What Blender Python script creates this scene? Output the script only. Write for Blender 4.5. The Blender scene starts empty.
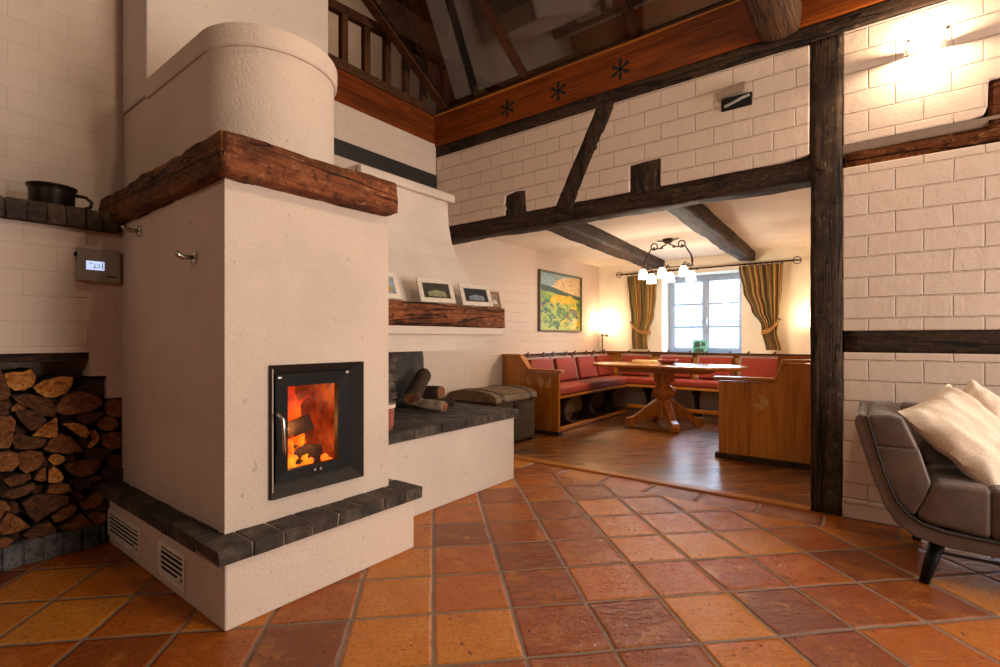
import bpy, bmesh, math, random
from mathutils import Vector, Matrix, noise
R = math.radians
PI = math.pi
SC = bpy.context.scene
COL = SC.collection
rnd = random.Random(7)

# ------------------------------------------------------------------ helpers
class MB:
    """collects shapes in one bmesh; build() links it as ONE object"""
    def __init__(s):
        s.bm = bmesh.new()
        s.mi = 0
    def face(s, pts):
        vs = [s.bm.verts.new(p) for p in pts]
        f = s.bm.faces.new(vs); f.material_index = s.mi
        return f
    def box(s, x0, x1, y0, y1, z0, z1):
        v = [s.bm.verts.new((x, y, z)) for x in (x0, x1) for y in (y0, y1) for z in (z0, z1)]
        for q in ((0, 1, 3, 2), (4, 6, 7, 5), (0, 4, 5, 1), (2, 3, 7, 6), (0, 2, 6, 4), (1, 5, 7, 3)):
            f = s.bm.faces.new([v[i] for i in q]); f.material_index = s.mi
        return s
    def prism(s, pts, d):
        """closed polygon (3-D points) extruded by vector d"""
        d = Vector(d)
        a = [s.bm.verts.new(p) for p in pts]
        b = [s.bm.verts.new(Vector(p) + d) for p in pts]
        n = len(pts)
        fs = [s.bm.faces.new(a), s.bm.faces.new(b[::-1])]
        for i in range(n):
            fs.append(s.bm.faces.new((a[i], b[i], b[(i + 1) % n], a[(i + 1) % n])))
        for f in fs: f.material_index = s.mi
        return s
    def loft(s, rings, cap=True, closed=True):
        vr = [[s.bm.verts.new(p) for p in r] for r in rings]
        n = len(rings[0])
        for a, b in zip(vr, vr[1:]):
            for i in range(n if closed else n - 1):
                f = s.bm.faces.new((a[i], a[(i + 1) % n], b[(i + 1) % n], b[i])); f.material_index = s.mi
        if cap:
            f = s.bm.faces.new(vr[0][::-1]); f.material_index = s.mi
            f = s.bm.faces.new(vr[-1]); f.material_index = s.mi
        return s
    def tube(s, pts, r, seg=8, cap=True):
        pts = [Vector(p) for p in pts]
        if not isinstance(r, (list, tuple)): r = [r] * len(pts)
        rings = []
        up = None
        for i, p in enumerate(pts):
            t = (pts[min(i + 1, len(pts) - 1)] - pts[max(i - 1, 0)]).normalized()
            if up is None:
                up = Vector((0, 0, 1)) if abs(t.z) < .9 else Vector((1, 0, 0))
            u = t.cross(up).normalized(); w = u.cross(t).normalized(); up = w
            rings.append([p + u * math.cos(2 * PI * k / seg) * r[i] + w * math.sin(2 * PI * k / seg) * r[i] for k in range(seg)])
        return s.loft(rings, cap)
    def lathe(s, prof, c, seg=24, axis='z'):
        rings = []
        for rr, h in prof:
            ring = []
            for k in range(seg):
                a = 2 * PI * k / seg
                if axis == 'z': ring.append((c[0] + rr * math.cos(a), c[1] + rr * math.sin(a), c[2] + h))
                elif axis == 'x': ring.append((c[0] + h, c[1] + rr * math.cos(a), c[2] + rr * math.sin(a)))
                else: ring.append((c[0] + rr * math.cos(a), c[1] + h, c[2] + rr * math.sin(a)))
            rings.append(ring)
        return s.loft(rings, True)
    def xf(s, m):
        bmesh.ops.transform(s.bm, matrix=m, verts=s.bm.verts)
        return s
    def build(s, name, mat=None, parent=None, bevel=0, smooth=False, sub=0, seg=2, loc=None, local=False):
        bmesh.ops.recalc_face_normals(s.bm, faces=s.bm.faces)
        if bevel:
            es = [e for e in s.bm.edges if len(e.link_faces) == 2 and e.calc_face_angle(0) > .5]
            bmesh.ops.bevel(s.bm, geom=es, offset=bevel, segments=seg, affect='EDGES', profile=.5, clamp_overlap=True)
        off = Vector((0, 0, 0))
        if parent is not None:
            p = parent
            while p is not None and not local:
                off += p.location; p = p.parent
        elif loc is not None:
            off = Vector(loc)
        elif not local:
            lo = [min(v.co[i] for v in s.bm.verts) for i in range(3)]
            hi = [max(v.co[i] for v in s.bm.verts) for i in range(3)]
            off = Vector(((lo[0] + hi[0]) / 2, (lo[1] + hi[1]) / 2, lo[2]))
        if off.length: bmesh.ops.translate(s.bm, verts=s.bm.verts, vec=-off)
        me = bpy.data.meshes.new(name); s.bm.to_mesh(me); s.bm.free()
        o = bpy.data.objects.new(name, me); COL.objects.link(o)
        if parent is not None: o.parent = parent
        else: o.location = off
        for m in (mat if isinstance(mat, (list, tuple)) else [mat]):
            if m is not None: me.materials.append(m)
        if smooth:
            for f in me.polygons: f.use_smooth = True
        if sub:
            md = o.modifiers.new('sub', 'SUBSURF'); md.levels = sub; md.render_levels = sub
        return o

def tag(o, label, cat, group=None, kind=None):
    o['label'] = label; o['category'] = cat
    if group: o['group'] = group
    if kind: o['kind'] = kind
    return o
def struct(o):
    o['kind'] = 'structure'; return o
def thing(name, label, cat, loc, rz=0, group=None):
    o = bpy.data.objects.new(name, None); COL.objects.link(o)
    o.empty_display_size = .1
    o.location = loc; o.rotation_euler = (0, 0, rz)
    return tag(o, label, cat, group)

def hewn(a, b, w, h, seed=0, amp=.012, n=40, m=5, up=(0, 0, 1), rnd_c=.15, freq=2.2, es=.04):
    """rough hewn square timber from a to b; w across, h up"""
    a, b = Vector(a), Vector(b); t = (b - a); L = t.length; t.normalize()
    up = Vector(up); u = t.cross(up).normalized(); up = u.cross(t).normalized()
    prof = []
    for k in range(4):
        for i in range(m):
            f = i / m * 2 - 1
            p = [(f, -1), (1, f), (-f, 1), (-1, -f)][k]
            c = max(abs(p[0]), abs(p[1])); l = math.hypot(*p)
            q = (1 - rnd_c) + rnd_c * 1 / l
            prof.append((p[0] * q, p[1] * q))
    rings = []
    for j in range(n + 1):
        f = j / n
        c = a + t * (L * f)
        e = 1 - es * (max(0, 1 - f * n / 1.0) + max(0, 1 - (1 - f) * n / 1.0))
        ring = []
        for (x, y) in prof:
            x, y = x * e, y * e
            P = c + u * (x * w / 2) + up * (y * h / 2)
            q = Vector((f * L * freq, x * .8 + seed * 7.3, y * .8 + seed * 3.1))
            d = noise.noise(q) * amp + noise.noise(q * 3.3) * amp * .5 + noise.noise(q * 9) * amp * .28
            ring.append(P + (u * x + up * y) * d * 1.2)
        rings.append(ring)
    m_ = MB(); m_.loft(rings)
    return m_

def bricks(cells, jit=.004, seed=1, bev=.006):
    """cells: list of (x0,x1,y0,y1,z0,z1) – slightly irregular bricks collected in one mesh"""
    r = random.Random(seed); m = MB()
    for (x0, x1, y0, y1, z0, z1) in cells:
        v = []
        for x in (x0, x1):
            for y in (y0, y1):
                for z in (z0, z1):
                    v.append(m.bm.verts.new((x + r.uniform(-jit, jit), y + r.uniform(-jit, jit), z + r.uniform(-jit, jit) * .6)))
        for q in ((0, 1, 3, 2), (4, 6, 7, 5), (0, 4, 5, 1), (2, 3, 7, 6), (0, 2, 6, 4), (1, 5, 7, 3)):
            m.bm.faces.new([v[i] for i in q])
    return m

# ------------------------------------------------------------------ materials
def srgb(h):
    if isinstance(h, str):
        c = [int(h[i:i + 2], 16) / 255 for i in (0, 2, 4)]
    else: c = [x / 255 for x in h]
    return tuple(((x / 12.92) if x <= .04045 else ((x + .055) / 1.055) ** 2.4) for x in c) + (1,)

class NT:
    def __init__(s, name):
        s.m = bpy.data.materials.new(name); s.m.use_nodes = True
        s.t = s.m.node_tree; s.n = s.t.nodes; s.l = s.t.links
        s.b = s.n['Principled BSDF']; s.out = s.n['Material Output']
    def node(s, kind, **k):
        n = s.n.new(kind)
        for a, v in k.items(): setattr(n, a, v)
        return n
    def link(s, a, b): s.l.new(a, b)
    def put(s, sock, v):
        if hasattr(v, 'is_output'): s.l.new(v, sock)
        else: sock.default_value = v
    def math(s, op, a, b=0, c=0, clamp=False):
        n = s.node('ShaderNodeMath', operation=op); n.use_clamp = clamp
        s.put(n.inputs[0], a); s.put(n.inputs[1], b); s.put(n.inputs[2], c)
        return n.outputs[0]
    def mix(s, f, a, b, mode='MIX'):
        n = s.node('ShaderNodeMix', data_type='RGBA', blend_type=mode)
        s.put(n.inputs[0], f); s.put(n.inputs[6], a); s.put(n.inputs[7], b)
        return n.outputs[2]
    def smooth(s, v, lo, hi):
        n = s.node('ShaderNodeMapRange', interpolation_type='SMOOTHSTEP')
        s.put(n.inputs[0], v); s.put(n.inputs[1], lo); s.put(n.inputs[2], hi)
        return n.outputs[0]
    def noise(s, vec, scale, detail=4, rough=.55, dist=0):
        n = s.node('ShaderNodeTexNoise'); s.put(n.inputs['Vector'], vec)
        n.inputs['Scale'].default_value = scale; n.inputs['Detail'].default_value = detail
        n.inputs['Roughness'].default_value = rough; n.inputs['Distortion'].default_value = dist
        return n.outputs['Fac']
    def obj(s): return s.node('ShaderNodeTexCoord').outputs['Object']
    def pos(s): return s.node('ShaderNodeNewGeometry').outputs['Position']
    def mapv(s, v, scale=(1, 1, 1), rot=(0, 0, 0), loc=(0, 0, 0)):
        n = s.node('ShaderNodeMapping'); s.put(n.inputs[0], v)
        n.inputs['Scale'].default_value = scale; n.inputs['Rotation'].default_value = rot; n.inputs['Location'].default_value = loc
        return n.outputs[0]
    def sep(s, v):
        n = s.node('ShaderNodeSeparateXYZ'); s.put(n.inputs[0], v); return n.outputs
    def comb(s, x, y, z=0):
        n = s.node('ShaderNodeCombineXYZ'); s.put(n.inputs[0], x); s.put(n.inputs[1], y); s.put(n.inputs[2], z); return n.outputs[0]
    def ramp(s, f, stops, interp='LINEAR'):
        n = s.node('ShaderNodeValToRGB'); cr = n.color_ramp; cr.interpolation = interp
        while len(cr.elements) < len(stops): cr.elements.new(.5)
        for e, (p, c) in zip(cr.elements, stops): e.position = p; e.color = c
        s.put(n.inputs[0], f); return n.outputs[0]
    def bump(s, h, strength=.5, dist=.01, prev=None):
        n = s.node('ShaderNodeBump'); n.inputs['Strength'].default_value = strength; n.inputs['Distance'].default_value = dist
        s.put(n.inputs['Height'], h)
        if prev is not None: s.put(n.inputs['Normal'], prev)
        return n.outputs[0]
    def done(s, color=None, rough=None, normal=None, **k):
        if color is not None: s.put(s.b.inputs['Base Color'], color)
        if rough is not None: s.put(s.b.inputs['Roughness'], rough)
        if normal is not None: s.put(s.b.inputs['Normal'], normal)
        for a, v in k.items(): s.put(s.b.inputs[a.replace('_', ' ')], v)
        return s.m

def plain(name, c, rough=.5, metal=0, bump=0, bscale=60, vary=.12, **k):
    t = NT(name); v = t.obj(); c = srgb(c)
    n = t.noise(v, bscale * .35, 3)
    d = tuple(x * (1 - vary) for x in c[:3]) + (1,); l = tuple(min(1, x * (1 + vary)) for x in c[:3]) + (1,)
    col = t.ramp(n, [(.3, d), (.7, l)])
    nm = t.bump(t.noise(v, bscale, 4), bump, .004) if bump else None
    return t.done(col, rough, nm, Metallic=metal, **k)

def plaster(name, c, amp=.5, scale=70):
    t = NT(name); v = t.pos()
    big = t.noise(v, 2.2, 4); fine = t.noise(v, scale, 5, .65); mid = t.noise(v, scale * .25, 3)
    c = srgb(c); d = tuple(x * .90 for x in c[:3]) + (1,)
    col = t.mix(t.smooth(big, .35, .65), d, c)
    pit = t.smooth(t.noise(v, 24, 2), .70, .74)
    col = t.mix(t.math('MULTIPLY', pit, .35), col, srgb('8a7460'))
    h = t.math('ADD', fine, t.math('MULTIPLY', mid, .8))
    return t.done(col, .9, t.bump(h, amp, .006))

def painted_brick(name, axis, c, z0=.089, u0=0, amp=.95, joint=.8):
    """white-painted brickwork, 25 x 12.5 cm courses; axis = horizontal world axis of the wall"""
    t = NT(name); P = t.pos(); x, y, z = t.sep(P)
    h = x if axis == 'x' else y
    wob = t.math('MULTIPLY', t.math('SUBTRACT', t.noise(P, 3.5, 3), .5), .09)
    v = t.math('ADD', t.math('DIVIDE', t.math('SUBTRACT', z, z0), .126), wob)
    row = t.math('FLOOR', v)
    odd = t.math('MULTIPLY', t.math('MODULO', t.math('ABSOLUTE', row), 2), .5)
    jit = t.node('ShaderNodeTexWhiteNoise', noise_dimensions='1D'); t.put(jit.inputs['W'], row)
    u = t.math('ADD', t.math('ADD', t.math('DIVIDE', t.math('SUBTRACT', h, u0), .253), odd), t.math('MULTIPLY', wob, .6))
    fu = t.math('FRACT', u); fv = t.math('FRACT', v)
    du = t.math('MULTIPLY', t.math('SUBTRACT', .5, t.math('ABSOLUTE', t.math('SUBTRACT', fu, .5))), .253)
    dv = t.math('MULTIPLY', t.math('SUBTRACT', .5, t.math('ABSOLUTE', t.math('SUBTRACT', fv, .5))), .126)
    d = t.math('MINIMUM', du, dv)
    d = t.math('ADD', d, t.math('MULTIPLY', t.math('SUBTRACT', t.noise(P, 30, 3), .5), .006))
    m = t.smooth(d, .0015, .006)
    fine = t.noise(P, 55, 4, .6); mid = t.noise(P, 12, 3)
    cell = t.node('ShaderNodeTexWhiteNoise', noise_dimensions='2D'); t.put(cell.inputs['Vector'], t.comb(t.math('FLOOR', u), row))
    hgt = t.math('ADD', t.math('MULTIPLY', m, joint), t.math('ADD', t.math('MULTIPLY', fine, .16), t.math('MULTIPLY', mid, .45)))
    c = srgb(c); dk = tuple(k * .94 for k in c[:3]) + (1,)
    col = t.mix(cell.outputs[0], dk, c)
    col = t.mix(t.smooth(t.noise(P, 2.5, 3), .4, .65), tuple(k * .95 for k in c[:3]) + (1,), col)
    return t.done(col, .82, t.bump(hgt, amp, .011))

def wood(name, dark, light, axis=0, rough=.55, scale=1.0, bump=.4, spots=None, coat=0, crack=.5, blotch=.4, spec=.3):
    """planed or weathered timber, grain along axis"""
    t = NT(name); v = t.obj()
    def st(across, along): q = [across * scale] * 3; q[axis] = along * scale; return t.mapv(v, tuple(q))
    g = t.noise(st(70, 3.0), 1, 5, .65, .4)
    b = t.noise(st(14, 2.2), 1, 4, .6)
    f = t.math('ADD', t.math('MULTIPLY', g, 1 - blotch), t.math('MULTIPLY', b, blotch))
    col = t.ramp(f, [(.36, srgb(dark)), (.62, srgb(light))])
    if spots:
        sp = t.noise(st(42, 22), 1, 6, .75)
        col = t.mix(t.math('MULTIPLY', t.smooth(t.noise(st(30, 20), 1, 6, .75, .5), .49, .36), .8), col, tuple(k * .45 for k in srgb(dark)[:3]) + (1,))
        col = t.mix(t.math('MULTIPLY', t.smooth(sp, .54, .68), .8), col, srgb(spots))
        col = t.mix(t.math('MULTIPLY', t.smooth(t.noise(st(9, 5), 1, 3), .50, .36), .65), col, srgb(dark))
    cn = t.noise(st(9, .55), 1, 3, .5, .3)
    line = t.smooth(t.math('ABSOLUTE', t.math('SUBTRACT', cn, .5)), .016, .004)
    line = t.math('MULTIPLY', line, crack)
    col = t.mix(line, col, tuple(k * .25 for k in srgb(dark)[:3]) + (1,))
    h = t.math('SUBTRACT', t.math('ADD', t.math('MULTIPLY', g, .5), t.math('MULTIPLY', b, .6)), t.math('MULTIPLY', line, .9))
    nm = t.bump(h, bump, .012)
    return t.done(col, rough, nm, Coat_Weight=coat, Coat_Roughness=.2, Specular_IOR_Level=spec)

def tiles(name, du, dv, u0, v0, rot, seed=0.0):
    """hand made terracotta; rot = 45 degrees for the field, 0 for the border"""
    t = NT(name); P = t.pos(); x, y, z = t.sep(P)
    if rot:
        k = 2 ** -.5
        p = t.math('MULTIPLY', t.math('ADD', x, y), k); q = t.math('MULTIPLY', t.math('SUBTRACT', y, x), k)
    else: p, q = x, y
    w1 = t.math('MULTIPLY', t.math('SUBTRACT', t.noise(P, 4.5, 3), .5), .05)
    w2 = t.math('MULTIPLY', t.math('SUBTRACT', t.noise(t.mapv(P, loc=(7, 3, 1)), 4.5, 3), .5), .05)
    u = t.math('ADD', t.math('DIVIDE', t.math('SUBTRACT', p, u0), du), w1)
    v = t.math('ADD', t.math('DIVIDE', t.math('SUBTRACT', q, v0), dv), w2)
    a = t.math('SUBTRACT', .5, t.math('ABSOLUTE', t.math('SUBTRACT', t.math('FRACT', u), .5)))
    b = t.math('SUBTRACT', .5, t.math('ABSOLUTE', t.math('SUBTRACT', t.math('FRACT', v), .5)))
    d = t.math('MINIMUM', t.math('MULTIPLY', a, du), t.math('MULTIPLY', b, dv))
    m = t.smooth(d, .0042, .0085); edge = t.smooth(d, .003, .018)
    wn = t.node('ShaderNodeTexWhiteNoise', noise_dimensions='3D')
    t.put(wn.inputs['Vector'], t.comb(t.math('FLOOR', u), t.math('FLOOR', v), seed))
    val = wn.outputs[0]
    base = t.ramp(val, [(0, srgb('783a12')), (.28, srgb('954a0f')), (.5, srgb('ab580f')), (.72, srgb('bf6c14')), (1, srgb('c88028'))])
    n1 = t.noise(t.comb(p, q, t.math('MULTIPLY', val, 40)), 6, 5, .7)
    base = t.mix(t.math('MULTIPLY', t.smooth(n1, .48, .75), .55), base, srgb('d08a3c'))
    base = t.mix(t.math('MULTIPLY', t.smooth(n1, .46, .26), .5), base, srgb('7a3610'))
    n2 = t.noise(P, 60, 6, .75)
    base = t.mix(t.math('MULTIPLY', t.smooth(n2, .50, .36), .5), base, srgb('642a12'))
    base = t.mix(t.math('MULTIPLY', t.smooth(n2, .56, .72), .18), base, srgb('d89050'))
    pit = t.smooth(t.noise(P, 34, 3, .6), .66, .71)
    base = t.mix(t.math('MULTIPLY', pit, .75), base, srgb('40200f'))
    grout = t.mix(t.noise(P, 20, 3), srgb('6a5444'), srgb('96806a'))
    col = t.mix(m, grout, base)
    w3 = t.noise(t.mapv(t.comb(p, q, t.math('MULTIPLY', val, 9)), (16, 34, 1), (0, 0, .5)), 1, 5, .65, 1.2)
    h = t.math('ADD', t.math('MULTIPLY', edge, .9), t.math('ADD', t.math('MULTIPLY', w3, .9), t.math('MULTIPLY', n2, .35)))
    h = t.math('SUBTRACT', h, t.math('MULTIPLY', pit, .45))
    rg = t.math('ADD', .05, t.math('MULTIPLY', n2, .24)); rg = t.math('ADD', rg, t.math('MULTIPLY', t.math('SUBTRACT', 1, m), .5))
    return t.done(col, rg, t.bump(h, 1.0, .010), Specular_IOR_Level=.42)

def parquet(name):
    t = NT(name); P = t.pos(); x, y, z = t.sep(P); k = 2 ** -.5
    p = t.math('MULTIPLY', t.math('ADD', x, y), k); q = t.math('MULTIPLY', t.math('SUBTRACT', y, x), k)
    v = t.math('DIVIDE', q, .07); row = t.math('FLOOR', v)
    wn = t.node('ShaderNodeTexWhiteNoise', noise_dimensions='1D'); t.put(wn.inputs['W'], row)
    u = t.math('ADD', t.math('DIVIDE', p, .45), wn.outputs[0])
    w2 = t.node('ShaderNodeTexWhiteNoise', noise_dimensions='2D'); t.put(w2.inputs['Vector'], t.comb(t.math('FLOOR', u), row))
    g = t.noise(t.comb(t.math('MULTIPLY', p, 4), t.math('MULTIPLY', q, 60), t.math('MULTIPLY', w2.outputs[0], 30)), 1, 4)
    base = t.ramp(w2.outputs[0], [(0, srgb('6a3a10')), (.5, srgb('8a501a')), (1, srgb('a86824'))])
    base = t.mix(t.math('MULTIPLY', t.smooth(g, .55, .35), .6), base, srgb('2e1606'))
    a = t.math('SUBTRACT', .5, t.math('ABSOLUTE', t.math('SUBTRACT', t.math('FRACT', v), .5)))
    m = t.smooth(a, .02, .09)
    col = t.mix(m, srgb('1e0e05'), base)
    return t.done(col, t.math('ADD', .22, t.math('MULTIPLY', g, .14)), t.bump(t.math('ADD', m, t.math('MULTIPLY', g, .3)), .12, .003), Coat_Weight=1.0, Coat_Roughness=.24)

def emit(name, c, s):
    t = NT(name); return t.done(srgb(c), .4, Emission_Color=srgb(c), Emission_Strength=s)

def pane(name, tint=(1, 1, 1, 1), refl=.10):
    t = NT(name)
    tr = t.node('ShaderNodeBsdfTransparent'); tr.inputs[0].default_value = tint
    gl = t.node('ShaderNodeBsdfGlossy'); gl.inputs['Roughness'].default_value = .02
    mx = t.node('ShaderNodeMixShader'); mx.inputs[0].default_value = refl
    t.link(tr.outputs[0], mx.inputs[1]); t.link(gl.outputs[0], mx.inputs[2]); t.link(mx.outputs[0], t.out.inputs[0])
    return t.m

M = {}
M['plaster'] = plaster('stove_plaster', 'd8c4b4', .6, 75)
M['plaster_smooth'] = plaster('smooth_plaster', 'd6c6ba', .2, 50)
M['brick_x'] = painted_brick('painted_brick_along', 'x', 'd4beae', u0=-.044)
M['brick_y'] = painted_brick('painted_brick_across', 'y', 'd2beb0', z0=.05, amp=.45, joint=.6)
M['dining_plaster'] = plaster('dining_plaster', 'efe4d2', .1, 40)
M['ceiling'] = plaster('ceiling_plaster', 'e8ddd0', .1, 40)
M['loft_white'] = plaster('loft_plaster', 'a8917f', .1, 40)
M['floor'] = tiles('terracotta_field', .317, .321, 0, 2.0, True, 3.0)
M['border'] = tiles('terracotta_border', .36, .5, .1, 3.22, False, 5.0)
M['parquet'] = parquet('oak_parquet')
M['oak_dark_x'] = wood('dark_timber_x', '17100b', '422e1e', 0, .75, 1, .6, '6a4c36', crack=.8, spec=.25)
M['oak_dark_y'] = wood('dark_timber_y', '20150e', '50392a', 1, .75, 1, .8, '6e5a48', crack=.9, spec=.25)
M['oak_dark_z'] = wood('dark_timber_z', '1f1610', '4c3828', 2, .75, 1, .6, '5e5040', crack=.9, spec=.25)
M['orange_x'] = wood('orange_beam_x', '4e2006', '8a420f', 0, .5, .8, .15, crack=.3, spec=.2)
M['orange_y'] = wood('orange_beam_y', '4a1e06', '7c3a0e', 1, .5, .8, .15, crack=.3, spec=.2)
M['mantel_y'] = wood('hewn_mantel_y', '3e1e0e', '93522e', 1, .85, .9, .8, 'a67850', crack=.9, blotch=.6)
M['mantel_x'] = wood('hewn_mantel_x', '3a220e', '865226', 0, .85, .9, .8, '8c6a42', crack=.9, blotch=.6)
M['rail_brown'] = wood('brown_rail', '3e1e0c', '7e4826', 0, .85, .9, .9, '9a6a44', crack=.8, spec=.15)
M['tie_wood'] = wood('tie_beam_wood', '24160e', '54361f', 1, .7, .8, .5, crack=.35)
M['honey_z'] = wood('honey_pine_z', '8a4a12', 'c07a28', 2, .34, .5, .08, coat=.3, crack=.12, spec=.4)
M['honey_y'] = wood('honey_pine_y', '8a4a12', 'c07a28', 1, .34, .5, .08, coat=.3, crack=.12, spec=.4)
M['honey_x'] = wood('honey_pine_x', '8a4a12', 'c07a28', 0, .34, .5, .08, coat=.3, crack=.12, spec=.4)
M['table_x'] = wood('table_pine', '8a4a12', 'c07a28', 0, .2, .5, .05, coat=1.0, crack=.1, spec=.6)
M['pale_wood'] = wood('pale_tray_wood', 'b08a54', 'd8b880', 0, .5, .5, .05, crack=.1)
M['chest_wood'] = wood('worn_chest_wood', '4a3826', '7c6348', 1, .7, .9, .5)
M['chest_dark'] = wood('chest_side_wood', '241a10', '4c3c24', 1, .7, .9, .5)
M['loft_wood'] = wood('loft_timber', '2a170c', '5a3418', 0, .6, .8, .2)
M['loft_wood_z'] = wood('loft_post_timber', '2a170c', '5a3418', 2, .6, .8, .2)
M['black'] = plain('black_metal', '121110', .5, 0, .12, 120, Specular_IOR_Level=.15)
M['stove_frame'] = plain('stove_frame_metal', '322d29', .6, 0, .08, 150, Specular_IOR_Level=.3)
M['chrome'] = plain('brushed_steel', 'b8b4ae', .25, 1)
M['iron'] = plain('dark_iron', '3a2a22', .45, .7, .2, 90)
M['white_metal'] = plain('cream_enamel', 'e4dacb', .4)
M['grey_box'] = plain('grey_housing', '9a958c', .45)
M['dark'] = plain('dark_gap', '0e0b09', .8)
M['slate'] = plain('slate_timber', '24211f', .6, 0, .3, 30)
M['soot'] = plain('sooty_stone', '46413d', .9, 0, .9, 22, .5)
M['red_fabric'] = plain('red_cushion_fabric', '84260e', .8, 0, .3, 160, .12)
M['cushion_side'] = plain('pale_cushion_side', '8c7a74', .8, 0, .2, 120)
M['sofa'] = plain('brown_grey_velour', '57453b', .6, 0, .3, 26, .3, Sheen_Weight=.2)
M['sofa_dark'] = plain('dark_seam', '241d1a', .8)
M['white_frame'] = plain('white_painted_frame', 'd8cabb', .5, 0, .2, 60)
M['gold_frame'] = plain('bronze_frame', '94795c', .4, .4)
M['window_white'] = plain('window_paint', '9ba9c0', .4)
M['steel_pot'] = plain('black_pot_enamel', '2a2019', .4, .4, .2, 60)
M['ember'] = emit('glowing_ember', 'ff5a14', 3)

def brick_mat(name, a, b, c):
    t = NT(name); v = t.obj()
    x = t.noise(v, 9, 2); y = t.noise(v, 40, 5, .7)
    col = t.ramp(x, [(.35, srgb(a)), (.5, srgb(b)), (.65, srgb(c))])
    col = t.mix(t.math('MULTIPLY', t.smooth(y, .55, .35), .6), col, srgb('1e1813'))
    return t.done(col, .8, t.bump(y, .8, .01))
M['clinker'] = brick_mat('clinker_brick', '2a221c', '41362d', '5a4d42')
M['clinker_edge'] = brick_mat('clinker_ledge', '2e231b', '4a3a2e', '62503f')
M['plinth'] = brick_mat('grey_plinth_brick', '45464b', '5d5e63', '777478')
M['mortar'] = plain('grey_mortar', '85776a', .9, 0, .4, 60)

def linen():
    t = NT('linen_cloth'); v = t.obj()
    a = t.noise(t.mapv(v, (220, 14, 220)), 1, 2); b = t.noise(t.mapv(v, (14, 220, 220)), 1, 2)
    f = t.math('ADD', t.math('MULTIPLY', a, .5), t.math('MULTIPLY', b, .5))
    col = t.ramp(f, [(.38, srgb('d6bea4')), (.62, srgb('ead8c6'))])
    big = t.noise(v, 7, 4)
    return t.done(col, .85, t.bump(t.math('ADD', f, t.math('MULTIPLY', big, 2.0)), .35, .01), Sheen_Weight=.2)
M['linen'] = linen()

def curtain_mat():
    t = NT('striped_curtain'); uv = t.node('ShaderNodeTexCoord').outputs['UV']; x, y, z = t.sep(uv)
    f = t.math('FRACT', t.math('MULTIPLY', x, 9))
    col = t.ramp(f, [(0, srgb('6e5628')), (.28, srgb('a58a3c')), (.44, srgb('c89e44')), (.58, srgb('96301c')), (.74, srgb('a08c3c')), (.88, srgb('5a4420'))], 'CONSTANT')
    w = t.noise(t.mapv(uv, (300, 300, 1)), 1, 2)
    return t.done(t.mix(t.math('MULTIPLY', w, .4), col, srgb('3c2c14')), .8, t.bump(w, .15, .003), Sheen_Weight=.3)
M['curtain'] = curtain_mat()

def cut_wood(name, a, b, c):
    t = NT(name); v = t.obj(); x, y, z = t.sep(v)
    n = t.noise(v, 22, 4, .6); g = t.noise(t.mapv(v, (20, 60, 60)), 1, 4, .7)
    col = t.ramp(n, [(.3, srgb(a)), (.5, srgb(b)), (.72, srgb(c))])
    col = t.mix(t.math('MULTIPLY', t.smooth(g, .5, .36), .7), col, srgb('2a1409'))
    return t.done(col, .85, t.bump(g, .7, .008))
M['cut_bright'] = cut_wood('fresh_cut_wood', '9a5520', 'bf7830', 'd49a54')
M['cut_mid'] = cut_wood('weathered_cut_wood', '5a2c10', '7e4820', '9c683a')
M['cut_dark'] = cut_wood('grey_cut_wood', '3a1e0e', '5a3418', '74492a')
M['bark'] = plain('bark', '3c2718', .95, 0, 1.0, 40, .5)
M['birch'] = plain('birch_bark', '9a8a74', .8, 0, .9, 34, .8)
M['pane'] = pane('window_glass', (1, 1, 1, 1), .06)
M['roof_pane'] = pane('roof_glass', (.62, .56, .5, 1), .10)
M['stove_pane'] = pane('stove_glass', (.95, .9, .85, 1), .05)

# ------------------------------------------------------------------ layout constants (metres; X along timber wall, Y away along fireplace wall)
XL = -3.69      # fireplace wall
YT = 3.74       # timber wall front
YW = 7.57       # dining window wall
XLOW = -3.30    # lower, thicker wall with the log niche

def slab(name, mat, pts, d, bevel=0):
    m = MB(); m.prism(pts, d); return struct(m.build(name, mat, bevel=bevel))

# floors
m = MB(); m.prism([(XL, -2.6, 0), (3.6, -2.6, 0), (3.6, 3.46, 0), (XL, 3.46, 0)], (0, 0, -.1)); struct(m.build('floor', M['floor'], loc=(0, 0, 0)))
m = MB(); m.prism([(XL, 3.46, 0), (3.6, 3.46, 0), (3.6, 3.70, 0), (XL, 3.70, 0)], (0, 0, -.1)); struct(m.build('trim_1', M['border'], loc=(0, 0, 0)))
m = MB(); m.prism([(XL, 3.70, 0), (.2, 3.70, 0), (.2, YW + .05, 0), (XL, YW + .05, 0)], (0, 0, -.1)); struct(m.build('floor_dining', M['parquet'], loc=(0, 0, 0)))
m = MB(); m.prism([(XL, 3.695, -.05), (XL, 3.695, .010), (XL, 3.705, .016), (XL, 3.79, .012), (XL, 3.80, 0), (XL, 3.80, -.05)], (3.35, 0, 0)); struct(m.build('trim_2', M['honey_x'], loc=(0, 3.7, 0)))

# fireplace wall: tall left of the chimney, to the gallery beam right of it
m = MB()
m.prism([(XL, -2.6, 0), (XL, YW + .2, 0), (XL, YW + .2, 3.15), (XL, 2.0, 3.15), (XL, 2.0, 5.6), (XL, -2.6, 5.6)], (-.2, 0, 0))
struct(m.build('wall_left', M['brick_y'], loc=(XL, 0, 0)))
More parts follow.
